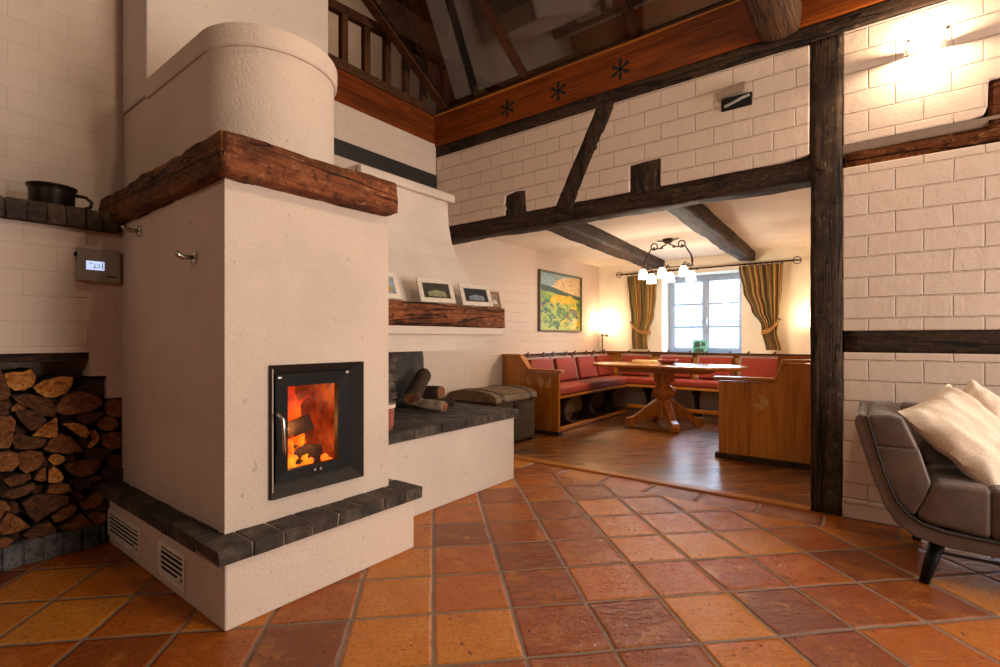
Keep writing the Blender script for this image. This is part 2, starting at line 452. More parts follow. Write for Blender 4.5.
# lower thick wall with stepped log niche (Y<0.92)
m = MB()
for (y0, y1, z0, z1) in ((-2.6, .93, 1.03, 1.672), (.766, .93, .903, 1.03), (.838, .93, .78, .903)):
    m.box(XL + .002, XLOW, y0, y1, z0, z1)
m.box(XL + .002, XLOW, -2.6, -.55, 0, 1.03)
m.box(XL + .002, XLOW - .1, .93, 1.0, 0, 1.672)
struct(m.build('wall_left_lower', M['brick_y'], loc=(XL, 0, 0)))
# small dark timber over the niche (only its lower edge shows inside)
m = hewn((XLOW - .12, -.55, 1.008), (XLOW - .12, .765, 1.008), .2, .045, 3, .006); tag(m.build('niche_lintel', M['oak_dark_y']), 'dark timber lintel along the top of the firewood niche', 'beam')
# brick plinth under the logs
cells = [(XLOW - .36, XLOW + .015, y, y + .066, 0.0, .112) for y in [(-.54 + .075 * i) for i in range(18)]]
m = bricks(cells, .003, 4); m.box(XLOW - .37, XLOW + .006, -.55, .83, 0, .106)
tag(m.build('brick_plinth', M['plinth'], bevel=.004, seg=1), 'low grey brick plinth under the firewood stack', 'plinth')
# ledge bricks on the lower wall
cells = []
y = -1.6
while y < .86:
    cells.append((XL + .005, XLOW + .055, y, min(y + .067, .895), 1.672, 1.772)); y += .073
m = bricks(cells, .007, 5); m.box(XL + .004, XLOW + .04, -1.6, .89, 1.676, 1.762)
tag(m.build('brick_ledge', M['clinker_edge'], bevel=.008), 'dark brick ledge running along the left wall under the black pot', 'ledge')

# timber wall: infill panels
def panel(name, pts, mat=None, t=.16, y=YT - .012):
    m = MB(); m.prism([(x, y, z) for x, z in pts], (0, t, 0))
    return struct(m.build(name, mat or M['brick_x'], bevel=.009, loc=(0, y, 0)))
panel('wall_right_1', [(XL + .01, 2.262), (-2.785, 2.262), (-2.79, 2.30), (-2.765, 2.325), (-2.79, 2.36), (-2.775, 2.445), (-2.66, 2.465), (-2.555, 2.45), (-2.548, 2.262), (-2.235, 2.262), (-1.835, 3.005), (XL + .01, 3.005)])
panel('wall_right_2', [(-2.065, 2.262), (-1.555, 2.262), (-1.555, 2.468), (-1.312, 2.475), (-1.312, 2.262), (-.5, 2.266), (-.345, 2.285), (-.342, 2.99), (-.5, 3.0), (-1.69, 3.005)])
panel('wall_right_3', [(-.170, 2.30), (.40, 2.305), (.462, 2.32), (.476, 2.36), (.48, 2.50), (.60, 2.50), (.60, 2.30), (3.6, 2.3), (3.6, 3.005), (-.170, 3.005)])
panel('wall_right_4', [(-.170, .12), (3.6, .12), (3.6, 1.018), (-.170, 1.018)])
panel('wall_right_5', [(-.172, 1.150), (3.6, 1.150), (3.6, 2.150), (-.172, 2.160)])
panel('baseboard_right', [(-.172, 0), (3.6, 0), (3.6, .118), (-.172, .118)], y=YT - .022)
# plaster reveal behind the brown rail
m = MB(); m.prism([(-.17, YT - .012, 2.302), (-.17, YT + .03, 2.235), (-.17, YT + .15, 2.235), (-.17, YT + .15, 2.302)], (.72, 0, 0)); struct(m.build('trim_3', plaster('grey_brown_recess', '8c7868', .5, 60)))  # one even grey-brown tone for the recess strip
# structural backing behind the panels
m = MB(); m.box(-.17, 3.6, YT + .10, YT + .2, 0, 3.12); m.box(XL, -.17, YT + .11, YT + .19, 2.30, 3.12); struct(m.build('wall_right', M['dining_plaster']))

# timbers
def timber(name, mb, mat, label, cat='beam', group=None):
    o = mb.build(name, mat, smooth=True); return tag(o, label, cat, group)
timber('lintel', hewn((-3.68, YT + .10, 2.192), (-.30, YT + .10, 2.195), .20, .148, 1, .010, 60), M['oak_dark_x'], 'long dark timber lintel over the opening to the dining room')
timber('timber_post', hewn((-.256, YT + .065, 0), (-.256, YT + .065, 3.02), .172, .16, 2, .004, 50, up=(0, 1, 0)), M['oak_dark_z'], 'dark upright timber post between the opening and the sofa wall', 'post')
timber('timber_brace', hewn((-2.155, YT + .06, 2.22), (-1.745, YT + .06, 3.03), .165, .15, 3, .004, 30, up=(0, 1, 0)), M['oak_dark_z'], 'slanting dark timber brace in the white brick wall above the lintel', 'brace')
timber('timber_stub', hewn((-2.665, YT + .06, 2.24), (-2.665, YT + .06, 2.47), .24, .13, 4, .012, 12, up=(0, 1, 0)), M['oak_dark_z'], 'ragged cut-off timber stub above the lintel, left of the slanting brace', 'post')
timber('timber_stub', hewn((-1.433, YT + .06, 2.24), (-1.433, YT + .06, 2.48), .245, .13, 5, .004, 12, up=(0, 1, 0)), M['oak_dark_z'], 'square cut-off timber stub above the lintel, right of the slanting brace', 'post')
timber('timber_stub', hewn((.56, YT + .06, 2.24), (.56, YT + .06, 2.52), .16, .13, 6, .006, 12, up=(0, 1, 0)), M['rail_brown'], 'cut-off reddish timber stub above the brown rail at the far right', 'post')
timber('sill_beam', hewn((-3.7, YT + .065, 3.062), (3.5, YT + .065, 3.062), .16, .115, 7, .006, 70), M['oak_dark_x'], 'dark weathered plate beam directly under the carved orange beam')
timber('rail', hewn((-.16, YT + .075, 2.205), (2.4, YT + .075, 2.205), .13, .092, 8, .008, 40), M['rail_brown'], 'reddish brown rail in the sofa wall below the halogen lamp', 'rail')
timber('rail', hewn((-.16, YT + .070, 1.084), (3.4, YT + .070, 1.084), .14, .136, 9, .004, 50), M['oak_dark_x'], 'dark horizontal rail in the white brick wall above the sofa', 'rail')
# post peg
m = MB(); m.tube([(-.281, YT + .02, 2.194), (-.281, YT - .05, 2.190)], [.032, .026], 10)
tag(m.build('wooden_peg', M['oak_dark_z'], bevel=.004), 'dark wooden peg sticking out near the top of the timber post', 'peg')

# orange beams
root = thing('carved_beam', 'long orange beam carved with dark six-armed stars above the timber wall', 'beam', (-1.0, YT, 3.12))
m = MB(); m.box(-3.705, 3.5, YT - .025, YT + .2, 3.115, 3.425); m.build('beam_body', M['orange_x'], root, bevel=.008)
m = MB(); m.box(-3.70, 3.5, YT - .032, YT + .2, 3.424, 3.442); m.build('top_moulding', M['honey_x'], root, bevel=.004)
for (sx, sz) in ((-2.744, 3.250), (-2.195, 3.246), (-1.626, 3.248), (-.05, 3.25), (.55, 3.25)):
    m = MB()
    for k in range(3):
        a = R(90 + 60 * k)
        d = Vector((math.cos(a), 0, math.sin(a))); n_ = Vector((-math.sin(a), 0, math.cos(a))) * 1.6
        c = Vector((sx, YT - .0265, sz)); L = .082
        m.prism([c + d * L + n_ * .010, c + d * L - n_ * .010, c - n_ * .004, c - d * L - n_ * .010, c - d * L + n_ * .010, c + n_ * .004], (0, .004, 0))
    m.build('carved_star', M['dark'], root)
root = thing('gallery_beam', 'plain orange beam along the fireplace wall below the gallery railing', 'beam', (XL, 2.9, 3.14))
m = MB(); m.box(XL - .22, XL + .006, 1.95, YT - .03, 3.14, 3.43); m.build('beam_body', M['orange_y'], root, bevel=.006)
m = MB(); m.box(XL - .22, XL + .018, 1.95, YT - .035, 3.43, 3.455); m.box(XL - .22, XL + .008, 1.95, YT - .035, 3.455, 3.52); m.build('top_moulding', M['loft_wood'], root, bevel=.005)
m = hewn((-.515, YT - .03, 3.205), (-.515, .6, 3.25), .27, .28, 11, .006, 60, 8, rnd_c=.55)
tag(m.build('tie_beam', M['tie_wood'], smooth=True), 'rounded dark log beam resting against the orange beam beside the post', 'beam')

# gallery railing over the beam
root = thing('gallery_railing', 'brown wooden gallery railing with square balusters above the orange beam', 'railing', (XL - .06, 2.9, 3.52))
m = MB(); m.prism([(XL - .10, 1.95, 3.90), (XL - .03, 1.95, 3.90), (XL - .03, 1.95, 3.98), (XL - .10, 1.95, 3.98)], (0, 3.2, .27)); m.build('handrail', M['loft_wood'], root, bevel=.006)
for i in range(9):
    y = 2.40 + .2425 * i
    m = MB(); m.box(XL - .095, XL - .035, y - .032, y + .032, 3.52, 3.93 + (y - 1.95) * .084); m.build('baluster', M['loft_wood_z'], root, bevel=.004)
# loft shell behind
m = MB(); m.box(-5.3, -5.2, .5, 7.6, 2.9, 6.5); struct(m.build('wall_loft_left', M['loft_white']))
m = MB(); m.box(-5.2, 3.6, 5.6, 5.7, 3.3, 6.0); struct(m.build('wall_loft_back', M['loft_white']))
m = MB(); m.box(-5.3, 3.6, YT + .2, 7.8, 3.12, 3.42); m.box(-5.3, XL - .22, .5, YT + .2, 3.12, 3.42); struct(m.build('floor_loft', M['loft_wood']))
m = MB(); m.box(-5.3, 3.6, YT + .06, 7.8, 5.7, 5.8); m.box(-5.3, XL - .21, .4, YT + .06, 5.7, 5.8); struct(m.build('ceiling_loft', M['loft_wood']))
m = MB(); m.box(-5.3, XL - .2, .4, .5, 2.9, 5.8); m.box(-5.3, 3.75, 7.7, 7.8, 3.42, 5.8); m.box(3.6, 3.75, YT, 7.8, 3.1, 5.8); struct(m.build('wall_loft_end', M['loft_wood']))
def lt(name, a, b, w, h, label, seed):
    up = (0, 1, 0) if abs(b[2] - a[2]) > .5 else (0, 0, 1)
    o = hewn(a, b, w, h, seed, .004, 20, up=up).build(name, M['loft_wood_z'] if up[1] else M['loft_wood'], smooth=True); return tag(o, label, 'beam')
lt('loft_post', (-3.62, 4.05, 3.42), (-3.62, 4.05, 5.6), .2, .2, 'tall brown loft post behind the roof glass at the corner', 21)
lt('loft_sill', (-3.5, 5.52, 3.50), (1.6, 5.52, 3.50), .16, .16, 'brown loft sill at the foot of the white loft wall', 22)
lt('loft_post', (-2.25, 5.52, 3.5), (-2.25, 5.52, 5.6), .18, .16, 'brown loft post against the white loft wall, middle bay of the glass', 23)
lt('loft_post', (-.75, 5.52, 3.5), (-.75, 5.52, 5.6), .3, .16, 'broad brown loft post against the white loft wall, right bay of the glass', 24)
m = MB()
pts = []
for k in range(9):
    f = k / 8; pts.append(Vector((-2.25 - .62 * f ** .6, 5.50, 3.58 + .95 * f ** 1.4)))
m.tube(pts, [.07] * 9, 8)
tag(m.build('curved_brace', M['loft_wood'], smooth=True), 'curved brown brace on the white loft wall behind the glass', 'brace')
m = MB(); m.box(-1.62, -1.22, 5.46, 5.59, 3.9, 3.94); m.box(-1.62, -1.58, 5.46, 5.59, 3.78, 3.9); m.box(-1.26, -1.22, 5.46, 5.59, 3.78, 3.9)
tag(m.build('wall_bracket', M['white_metal'], bevel=.01), 'small pale bracket on the loft wall behind the glass', 'bracket')

# sloping roof glazing rising from the carved beam towards the room
SL = R(31)
def onroof(x, s, h=0):
    y = YT + .06 - s * math.cos(SL) + h * math.sin(SL) * -1
    z = 3.47 + s * math.sin(SL) + h * math.cos(SL) * 1
    return Vector((x, y, z))
root = thing('roof_glazing', 'sloping glazed roof with dark rafters above the carved orange beam', 'glazed roof', (-1, YT, 3.44))
m = MB(); m.box(-3.64, 3.5, YT + .02, YT + .14, 3.442, 3.51); m.build('bottom_rail', M['loft_wood'], root, bevel=.006)
rx = [(-3.575, .085), (-2.57, .052), (-1.515, .05), (-.46, .05), (.6, .05), (1.7, .05)]
for x, w in rx:
    m = MB()
    q = [onroof(x - w / 2, 0, -.05), onroof(x + w / 2, 0, -.05), onroof(x + w / 2, 0, .06), onroof(x - w / 2, 0, .06)]
    m.prism(q, onroof(x, 3.4) - onroof(x, 0))
    m.mi = 0
    if w < .08:
        for dx in (-.034, .034):
            q = [onroof(x + dx - .008, 0, -.025), onroof(x + dx + .008, 0, -.025), onroof(x + dx + .008, 0, .03), onroof(x + dx - .008, 0, .03)]
            m.prism(q, onroof(x, 3.4) - onroof(x, 0))
    m.build('rafter', M['loft_wood_z'], root)
for (x0, w0), (x1, w1) in zip(rx, rx[1:]):
    m = MB(); m.prism([onroof(x0 + w0 / 2, .02, 0), onroof(x1 - w1 / 2, .02, 0), onroof(x1 - w1 / 2, 3.4, 0), onroof(x0 + w0 / 2, 3.4, 0)], (onroof(0, 0, .008) - onroof(0, 0, 0)))
    m.build('glass_pane', M['roof_pane'], root)

# rest of the room shell (out of view): closes the room so light bounces as in a room
m = MB(); m.box(XL, 3.6, -2.75, -2.6, 0, 5.6); struct(m.build('wall_front', M['loft_wood']))
m = MB()
m.box(3.6, 3.75, -2.6, 3.95, 0, 5.6)
struct(m.build('wall_east', M['loft_wood']))
m = MB(); m.box(-3.9, 3.75, -2.75, 1.0, 5.6, 5.75); m.prism([(-3.9, 1.0, 5.6), (-3.9, 1.0, 5.75), (-3.9, YT, 5.75), (-3.9, YT, 5.6)], (7.6, 0, 0)); struct(m.build('ceiling', M['loft_wood']))

# ------------------------------------------------------------------ chimney and stove
m = MB(); m.box(XL + .002, -3.277, 1.012, 2.178, 2.482, 5.6); m.box(XL + .002, -3.277, 1.685, 2.178, 1.81, 2.482)
tag(m.build('chimney_breast', M['plaster_smooth'], bevel=.01), 'tall smooth white chimney rising behind the rounded stove top', 'chimney')

root = thing('masonry_stove', 'white plastered masonry stove with glowing fire door and hewn timber mantel', 'stove', (-2.6, 1.3, 0))
BX0, BX1, BY0, BY1 = -3.30, -2.07, .905, 1.737
# base plinth
m = MB(); m.box(-3.31, -1.942, .85, 1.802, 0, .262); m.build('base', M['plaster'], root, bevel=.008)
# ledge of clinker bricks
cells = []
n = 8; y0, y1 = .815, 1.84
w = (y1 - y0) / n
for i in range(n): cells.append((-2.12, -1.915, y0 + i * w + .003, y0 + (i + 1) * w - .003, .262, .320))
x = -2.125
while x > -3.25:
    wd = rnd.uniform(.11, .24); cells.append((x - wd + .006, x, .815, .93, .262, .322)); x -= wd
m = bricks(cells, .004, 8)
m.build('brick_shelf', M['clinker'], root, bevel=.004)
m = MB(); m.box(-3.3, -1.921, .820, 1.834, .259, .3165); m.build('mortar_bed', M['mortar'], root)
# body with a hole for the fire box
fy0, fy1, fz0, fz1 = 1.105, 1.545, .43, .97
m = MB()
m.box(BX0, BX1, BY0, fy0, .30, 1.80); m.box(BX0, BX1, fy1, BY1, .30, 1.80)
m.box(BX0, BX1, fy0, fy1, .30, fz0); m.box(BX0, BX1, fy0, fy1, fz1, 1.80)
m.box(BX0, -2.5, fy0, fy1, fz0, fz1)
bmesh.ops.remove_doubles(m.bm, verts=m.bm.verts, dist=1e-5)
m.build('body', M['plaster'], root)
# rounded upper part and its cap
def stadium(r, g, zz, nseg=56, xb=-3.275):
    cx, cy = -2.545, 1.34
    p = [(xb, cy - r - g), (-2.9, cy - r - g)]
    for k in range(nseg + 1):
        a = -PI / 2 + PI * k / nseg
        p.append((cx + (r + g) * math.cos(a), cy + (r + g) * math.sin(a)))
    p += [(-2.9, cy + r + g), (xb, cy + r + g)]
    return [(x, y, zz) for x, y in p]
m = MB(); m.loft([stadium(.32, 0, 1.78, xb=XL + .006), stadium(.32, 0, 2.47, xb=XL + .006)]); m.build('rounded_top', M['plaster'], root)
m = MB(); m.loft([stadium(.33, 0, 2.455), stadium(.335, 0, 2.465), stadium(.338, 0, 2.50), stadium(.338, 0, 2.548), stadium(.333, 0, 2.558)])
m.build('cap', M['plaster'], root)
# timber mantel wrapping front and side
m = hewn((-2.085, .868, 1.822), (-2.085, 1.725, 1.832), .21, .163, 12, .008, 60, 8, rnd_c=.10); m.build('front_mantel', M['mantel_y'], root, smooth=True)
m = hewn((-1.992, .940, 1.820), (-3.46, .925, 1.800), .165, .160, 13, .009, 80, 8, rnd_c=.12); m.build('side_mantel', M['mantel_x'], root, smooth=True)
# fire box
door = MB()
FX = -2.07
oy0, oy1, oz0, oz1 = 1.086, 1.561, .412, .987
iy0, iy1, iz0, iz1 = 1.122, 1.502, .472, .945
def ring_frame(m, o, i, xo, xi, xb):
    O = [(o[0], o[2]), (o[1], o[2]), (o[1], o[3]), (o[0], o[3])]; I = [(i[0], i[2]), (i[1], i[2]), (i[1], i[3]), (i[0], i[3])]
    for k in range(4):
        a, b, c, d = O[k], O[(k + 1) % 4], I[(k + 1) % 4], I[k]
        m.face([(xo, *a), (xo, *b), (xi, *c), (xi, *d)])
        m.face([(xb, *a), (xb, *b), (xo, *b), (xo, *a)])
        m.face([(xi, *d), (xi, *c), (xb, *c), (xb, *d)])
    bmesh.ops.remove_doubles(m.bm, verts=m.bm.verts, dist=1e-6)
ring_frame(door, (oy0, oy1, oz0, oz1), (iy0, iy1, iz0, iz1), FX + .022, FX - .03, FX - .06)
fr = door.build('door_surround', M['stove_frame'], root)
dm = MB(); ring_frame(dm, (iy0, iy1, iz0, iz1), (1.180, 1.437, .516, .888), FX - .012, FX - .016, FX - .045)
dr = dm.build('fire_door', M['black'], root)
m = MB(); m.box(FX - .036, FX - .030, 1.178, 1.439, .514, .890); m.build('door_glass', M['stove_pane'], dr)
m = MB(); m.tube([(FX - .012, 1.118, .78), (FX + .03, 1.112, .775), (FX + .038, 1.128, .75), (FX + .038, 1.135, .62), (FX + .03, 1.135, .60)], [.006, .008, .009, .009, .007], 8)
m.build('door_handle', M['chrome'], dr, smooth=True)
m = MB(); m.box(FX - .012, FX - .004, 1.30, 1.315, .487, .500); m.box(FX - .012, FX - .004, 1.33, 1.345, .487, .500); m.build('door_latch', M['chrome'], dr, bevel=.002)
for (a, b, c, d) in ((1.475, 1.495, .93, .944), (1.128, 1.148, .925, .935)):
    m = MB(); m.box(FX - .015, FX - .006, a, b, c, d); m.build('hinge_pin', M['chrome'], dr, bevel=.002)
# fire brick lining
t = NT('fire_brick'); P = t.obj(); n1 = t.noise(P, 14, 4)
fb = t.done(t.ramp(n1, [(.3, srgb('5a3420')), (.7, srgb('b8825a'))]), .9, t.bump(n1, .5, .01))
m = MB(); m.box(-2.495, -2.47, 1.11, 1.54, .435, .965); m.box(-2.47, -2.13, 1.11, 1.125, .435, .965); m.box(-2.47, -2.13, 1.525, 1.54, .435, .965); m.box(-2.47, -2.13, 1.125, 1.525, .435, .455)
m.build('fire_lining', fb, root)
# burning logs and embers
for (a, b, r) in (((-2.36, 1.16, .60), (-2.26, 1.40, .69), .040), ((-2.24, 1.15, .51), (-2.36, 1.46, .50), .045), ((-2.40, 1.2, .52), (-2.2, 1.42, .53), .05)):
    m = hewn(a, b, r * 2, r * 2, 31, .008, 10, 4, rnd_c=.9)
    t = None
    m.build('burning_log', plain('charred_bark', '1e1410', .95, 0, 1, 40, .5), root, smooth=True)
m = MB(); rr = random.Random(5)
for k in range(46):
    c = Vector((rr.uniform(-2.42, -2.16), rr.uniform(1.14, 1.46), rr.uniform(.46, .52))); s_ = rr.uniform(.012, .028)
    m.lathe([(s_ * .5, -s_), (s_, -s_ * .3), (s_ * .9, s_ * .5), (s_ * .3, s_)], c, 6)
m.build('ember_bed', M['ember'], root)['kind'] = 'stuff'
def flame_mat():
    t = NT('flame'); v = t.obj(); x, y, z = t.sep(v)
    n = t.noise(t.mapv(v, (9, 9, 5)), 1, 4, .6, .5)
    f = t.math('SUBTRACT', t.math('ADD', t.math('MULTIPLY', z, -1.9), 2.0), t.math('MULTIPLY', t.math('SUBTRACT', n, .5), -1.6))
    f = t.math('SUBTRACT', f, .35)
    col = t.ramp(t.math('MULTIPLY', f, .8), [(.15, srgb('b02008')), (.4, srgb('ff5a0c')), (.65, srgb('ff9a1e')), (.95, srgb('ffd860'))])
    em = t.node('ShaderNodeEmission'); t.put(em.inputs[0], col); em.inputs[1].default_value = 3.2
    tr = t.node('ShaderNodeBsdfTransparent'); mx = t.node('ShaderNodeMixShader')
    t.put(mx.inputs[0], t.math('MULTIPLY', t.smooth(n, .32, .72), .62)); t.link(tr.outputs[0], mx.inputs[1]); t.link(em.outputs[0], mx.inputs[2]); t.link(mx.outputs[0], t.out.inputs[0])
    return t.m
fm = flame_mat()
for (x, y, z, h, r) in ((-2.40, 1.17, .50, .34, .055), (-2.34, 1.23, .52, .30, .05), (-2.42, 1.28, .50, .38, .06), (-2.3, 1.33, .62, .20, .035), (-2.38, 1.38, .5, .26, .05), (-2.26, 1.19, .48, .18, .04), (-2.27, 1.30, .47, .12, .04), (-2.22, 1.16, .47, .24, .045), (-2.30, 1.20, .58, .30, .06), (-2.25, 1.25, .49, .15, .05), (-2.20, 1.22, .46, .10, .05), (-2.36, 1.33, .60, .30, .07), (-2.44, 1.20, .60, .34, .08), (-2.22, 1.34, .46, .10, .045)):
    m = MB(); rings = []
    for j in range(9):
        f = j / 8; rad = r * (math.sin(PI * min(1, f * .85 + .12)) ** .8) * (1 - f * .55) + .002
        cx = x + noise.noise(Vector((f * 3, x * 9, y * 9))) * .04 * f; cy = y + noise.noise(Vector((x * 9, f * 3, y * 7))) * .09 * f + .03 * f
        rings.append([(cx + rad * math.cos(2 * PI * k / 12), cy + rad * math.sin(2 * PI * k / 12), z + h * f) for k in range(12)])
    m.loft(rings); m.build('flame', fm, root, smooth=True)
# vents in the base
def vent(name, x0, x1, z0, z1):
    v = MB(); y = .85
    fw = .018
    v.box(x0, x1, y - .010, y + .01, z0, z0 + fw); v.box(x0, x1, y - .010, y + .01, z1 - fw, z1)
    v.box(x0, x0 + fw, y - .010, y + .01, z0 + fw, z1 - fw); v.box(x1 - fw, x1, y - .010, y + .01, z0 + fw, z1 - fw)
    fr = v.build('vent_frame', M['white_metal'], root, bevel=.003)
    b = MB(); b.box(x0 + fw, x1 - fw, y - .003, y + .004, z0 + fw, z1 - fw); b.build('vent_back', M['dark'], fr)
    n = 5
    for k in range(n):
        zz = z0 + fw + (z1 - z0 - 2 * fw) * (k + .5) / n
        s_ = MB(); s_.prism([(x0 + fw, y - .011, zz - .002), (x0 + fw, y - .010, zz - (.0035 if x0 < -3 else .003)), (x0 + fw, y - .006, zz + .000), (x0 + fw, y - .006, zz + (.002 if x0 < -3 else .001))], (x1 - x0 - 2 * fw, 0, 0)); s_.build('louvre', M['white_metal'], fr)
    k = MB(); k.lathe([(.004, -.022), (.009, -.018), (.009, -.010), (.004, -.004), (.004, 0)], (x1 - .032, y - .003, z0 + (z1 - z0) * .32), 10, 'y'); k.build('vent_knob', M['white_metal'], fr)
vent('vent', -3.30, -2.82, .045, .185); vent('vent', -2.575, -2.295, .045, .195)
# coat hooks on the stove side
for (hx, hz, lab) in ((-3.02, 1.655, 'small chrome hook on the stove side close to the left wall corner'), (-2.352, 1.453, 'chrome coat hook on the stove side near its front edge')):
    r_ = thing('coat_hook', lab, 'hook', (hx, BY0, hz))
    m = MB(); m.lathe([(.028, 0), (.028, -.006), (.014, -.012), (.002, -.010)], (hx, BY0, hz), 16, 'y'); m.build('rosette', M['chrome'], r_, smooth=False)
    m = MB(); m.tube([(hx, BY0 - .008, hz), (hx, BY0 - .045, hz - .004), (hx, BY0 - .065, hz + .004), (hx, BY0 - .072, hz + .018)], [.010, .012, .011, .014], 10); m.build('prong', M['chrome'], r_, smooth=True)

# ------------------------------------------------------------------ wall things on the left
r_ = thing('thermostat', 'grey control box with lit display on the left wall beside the stove', 'thermostat', (XLOW, .80, 1.40))
m = MB(); m.box(XLOW, XLOW + .035, .71, .888, 1.402, 1.576); m.build('housing', M['grey_box'], r_, bevel=.005)
sm = emit('display_glow', 'b9cdf2', 1.1)
m = MB(); m.box(XLOW + .034, XLOW + .0365, .742, .818, 1.462, 1.508); sc_ = m.build('display', sm, r_)
m = MB()
dk = emit('display_ink', '5a6ea8', .35)
for (a, b, c, d) in ((.808, .812, 1.468, 1.502), (.770, .800, 1.474, 1.477), (.776, .779, 1.470, 1.492), (.785, .800, 1.488, 1.491), (.752, .768, 1.494, 1.497), (.797, .800, 1.477, 1.488)):
    m.box(XLOW + .0362, XLOW + .0372, a, b, c, d)
m.build('display_marks', dk, sc_)
m = MB()
for k in range(8): m.box(XLOW + .0345, XLOW + .0358, .826 + k * .0062, .8305 + k * .0062, 1.428, 1.436)
m.build('maker_mark', M['dark'], r_)
m = MB(); m.box(XLOW + .0, XLOW + .012, .700, .711, 1.53, 1.55); m.build('side_button', M['dark'], r_)

r_ = thing('pot', 'black cast pot with a loop handle on the dark brick ledge', 'pot', (-3.46, .645, 1.772))
m = MB(); m.lathe([(.085, 0), (.092, .01), (.094, .10), (.097, .118), (.104, .122), (.104, .130), (.096, .130), (.090, .11), (.088, .02), (.0, .018)], (-3.46, .645, 1.772), 32); m.build('vessel', M['steel_pot'], r_, smooth=True)
m = MB(); m.tube([(-3.43, .735, 1.870), (-3.42, .775, 1.868), (-3.415, .800, 1.845), (-3.415, .795, 1.818), (-3.42, .765, 1.802), (-3.43, .735, 1.798)], .009, 8); m.build('handle', M['steel_pot'], r_, smooth=True)

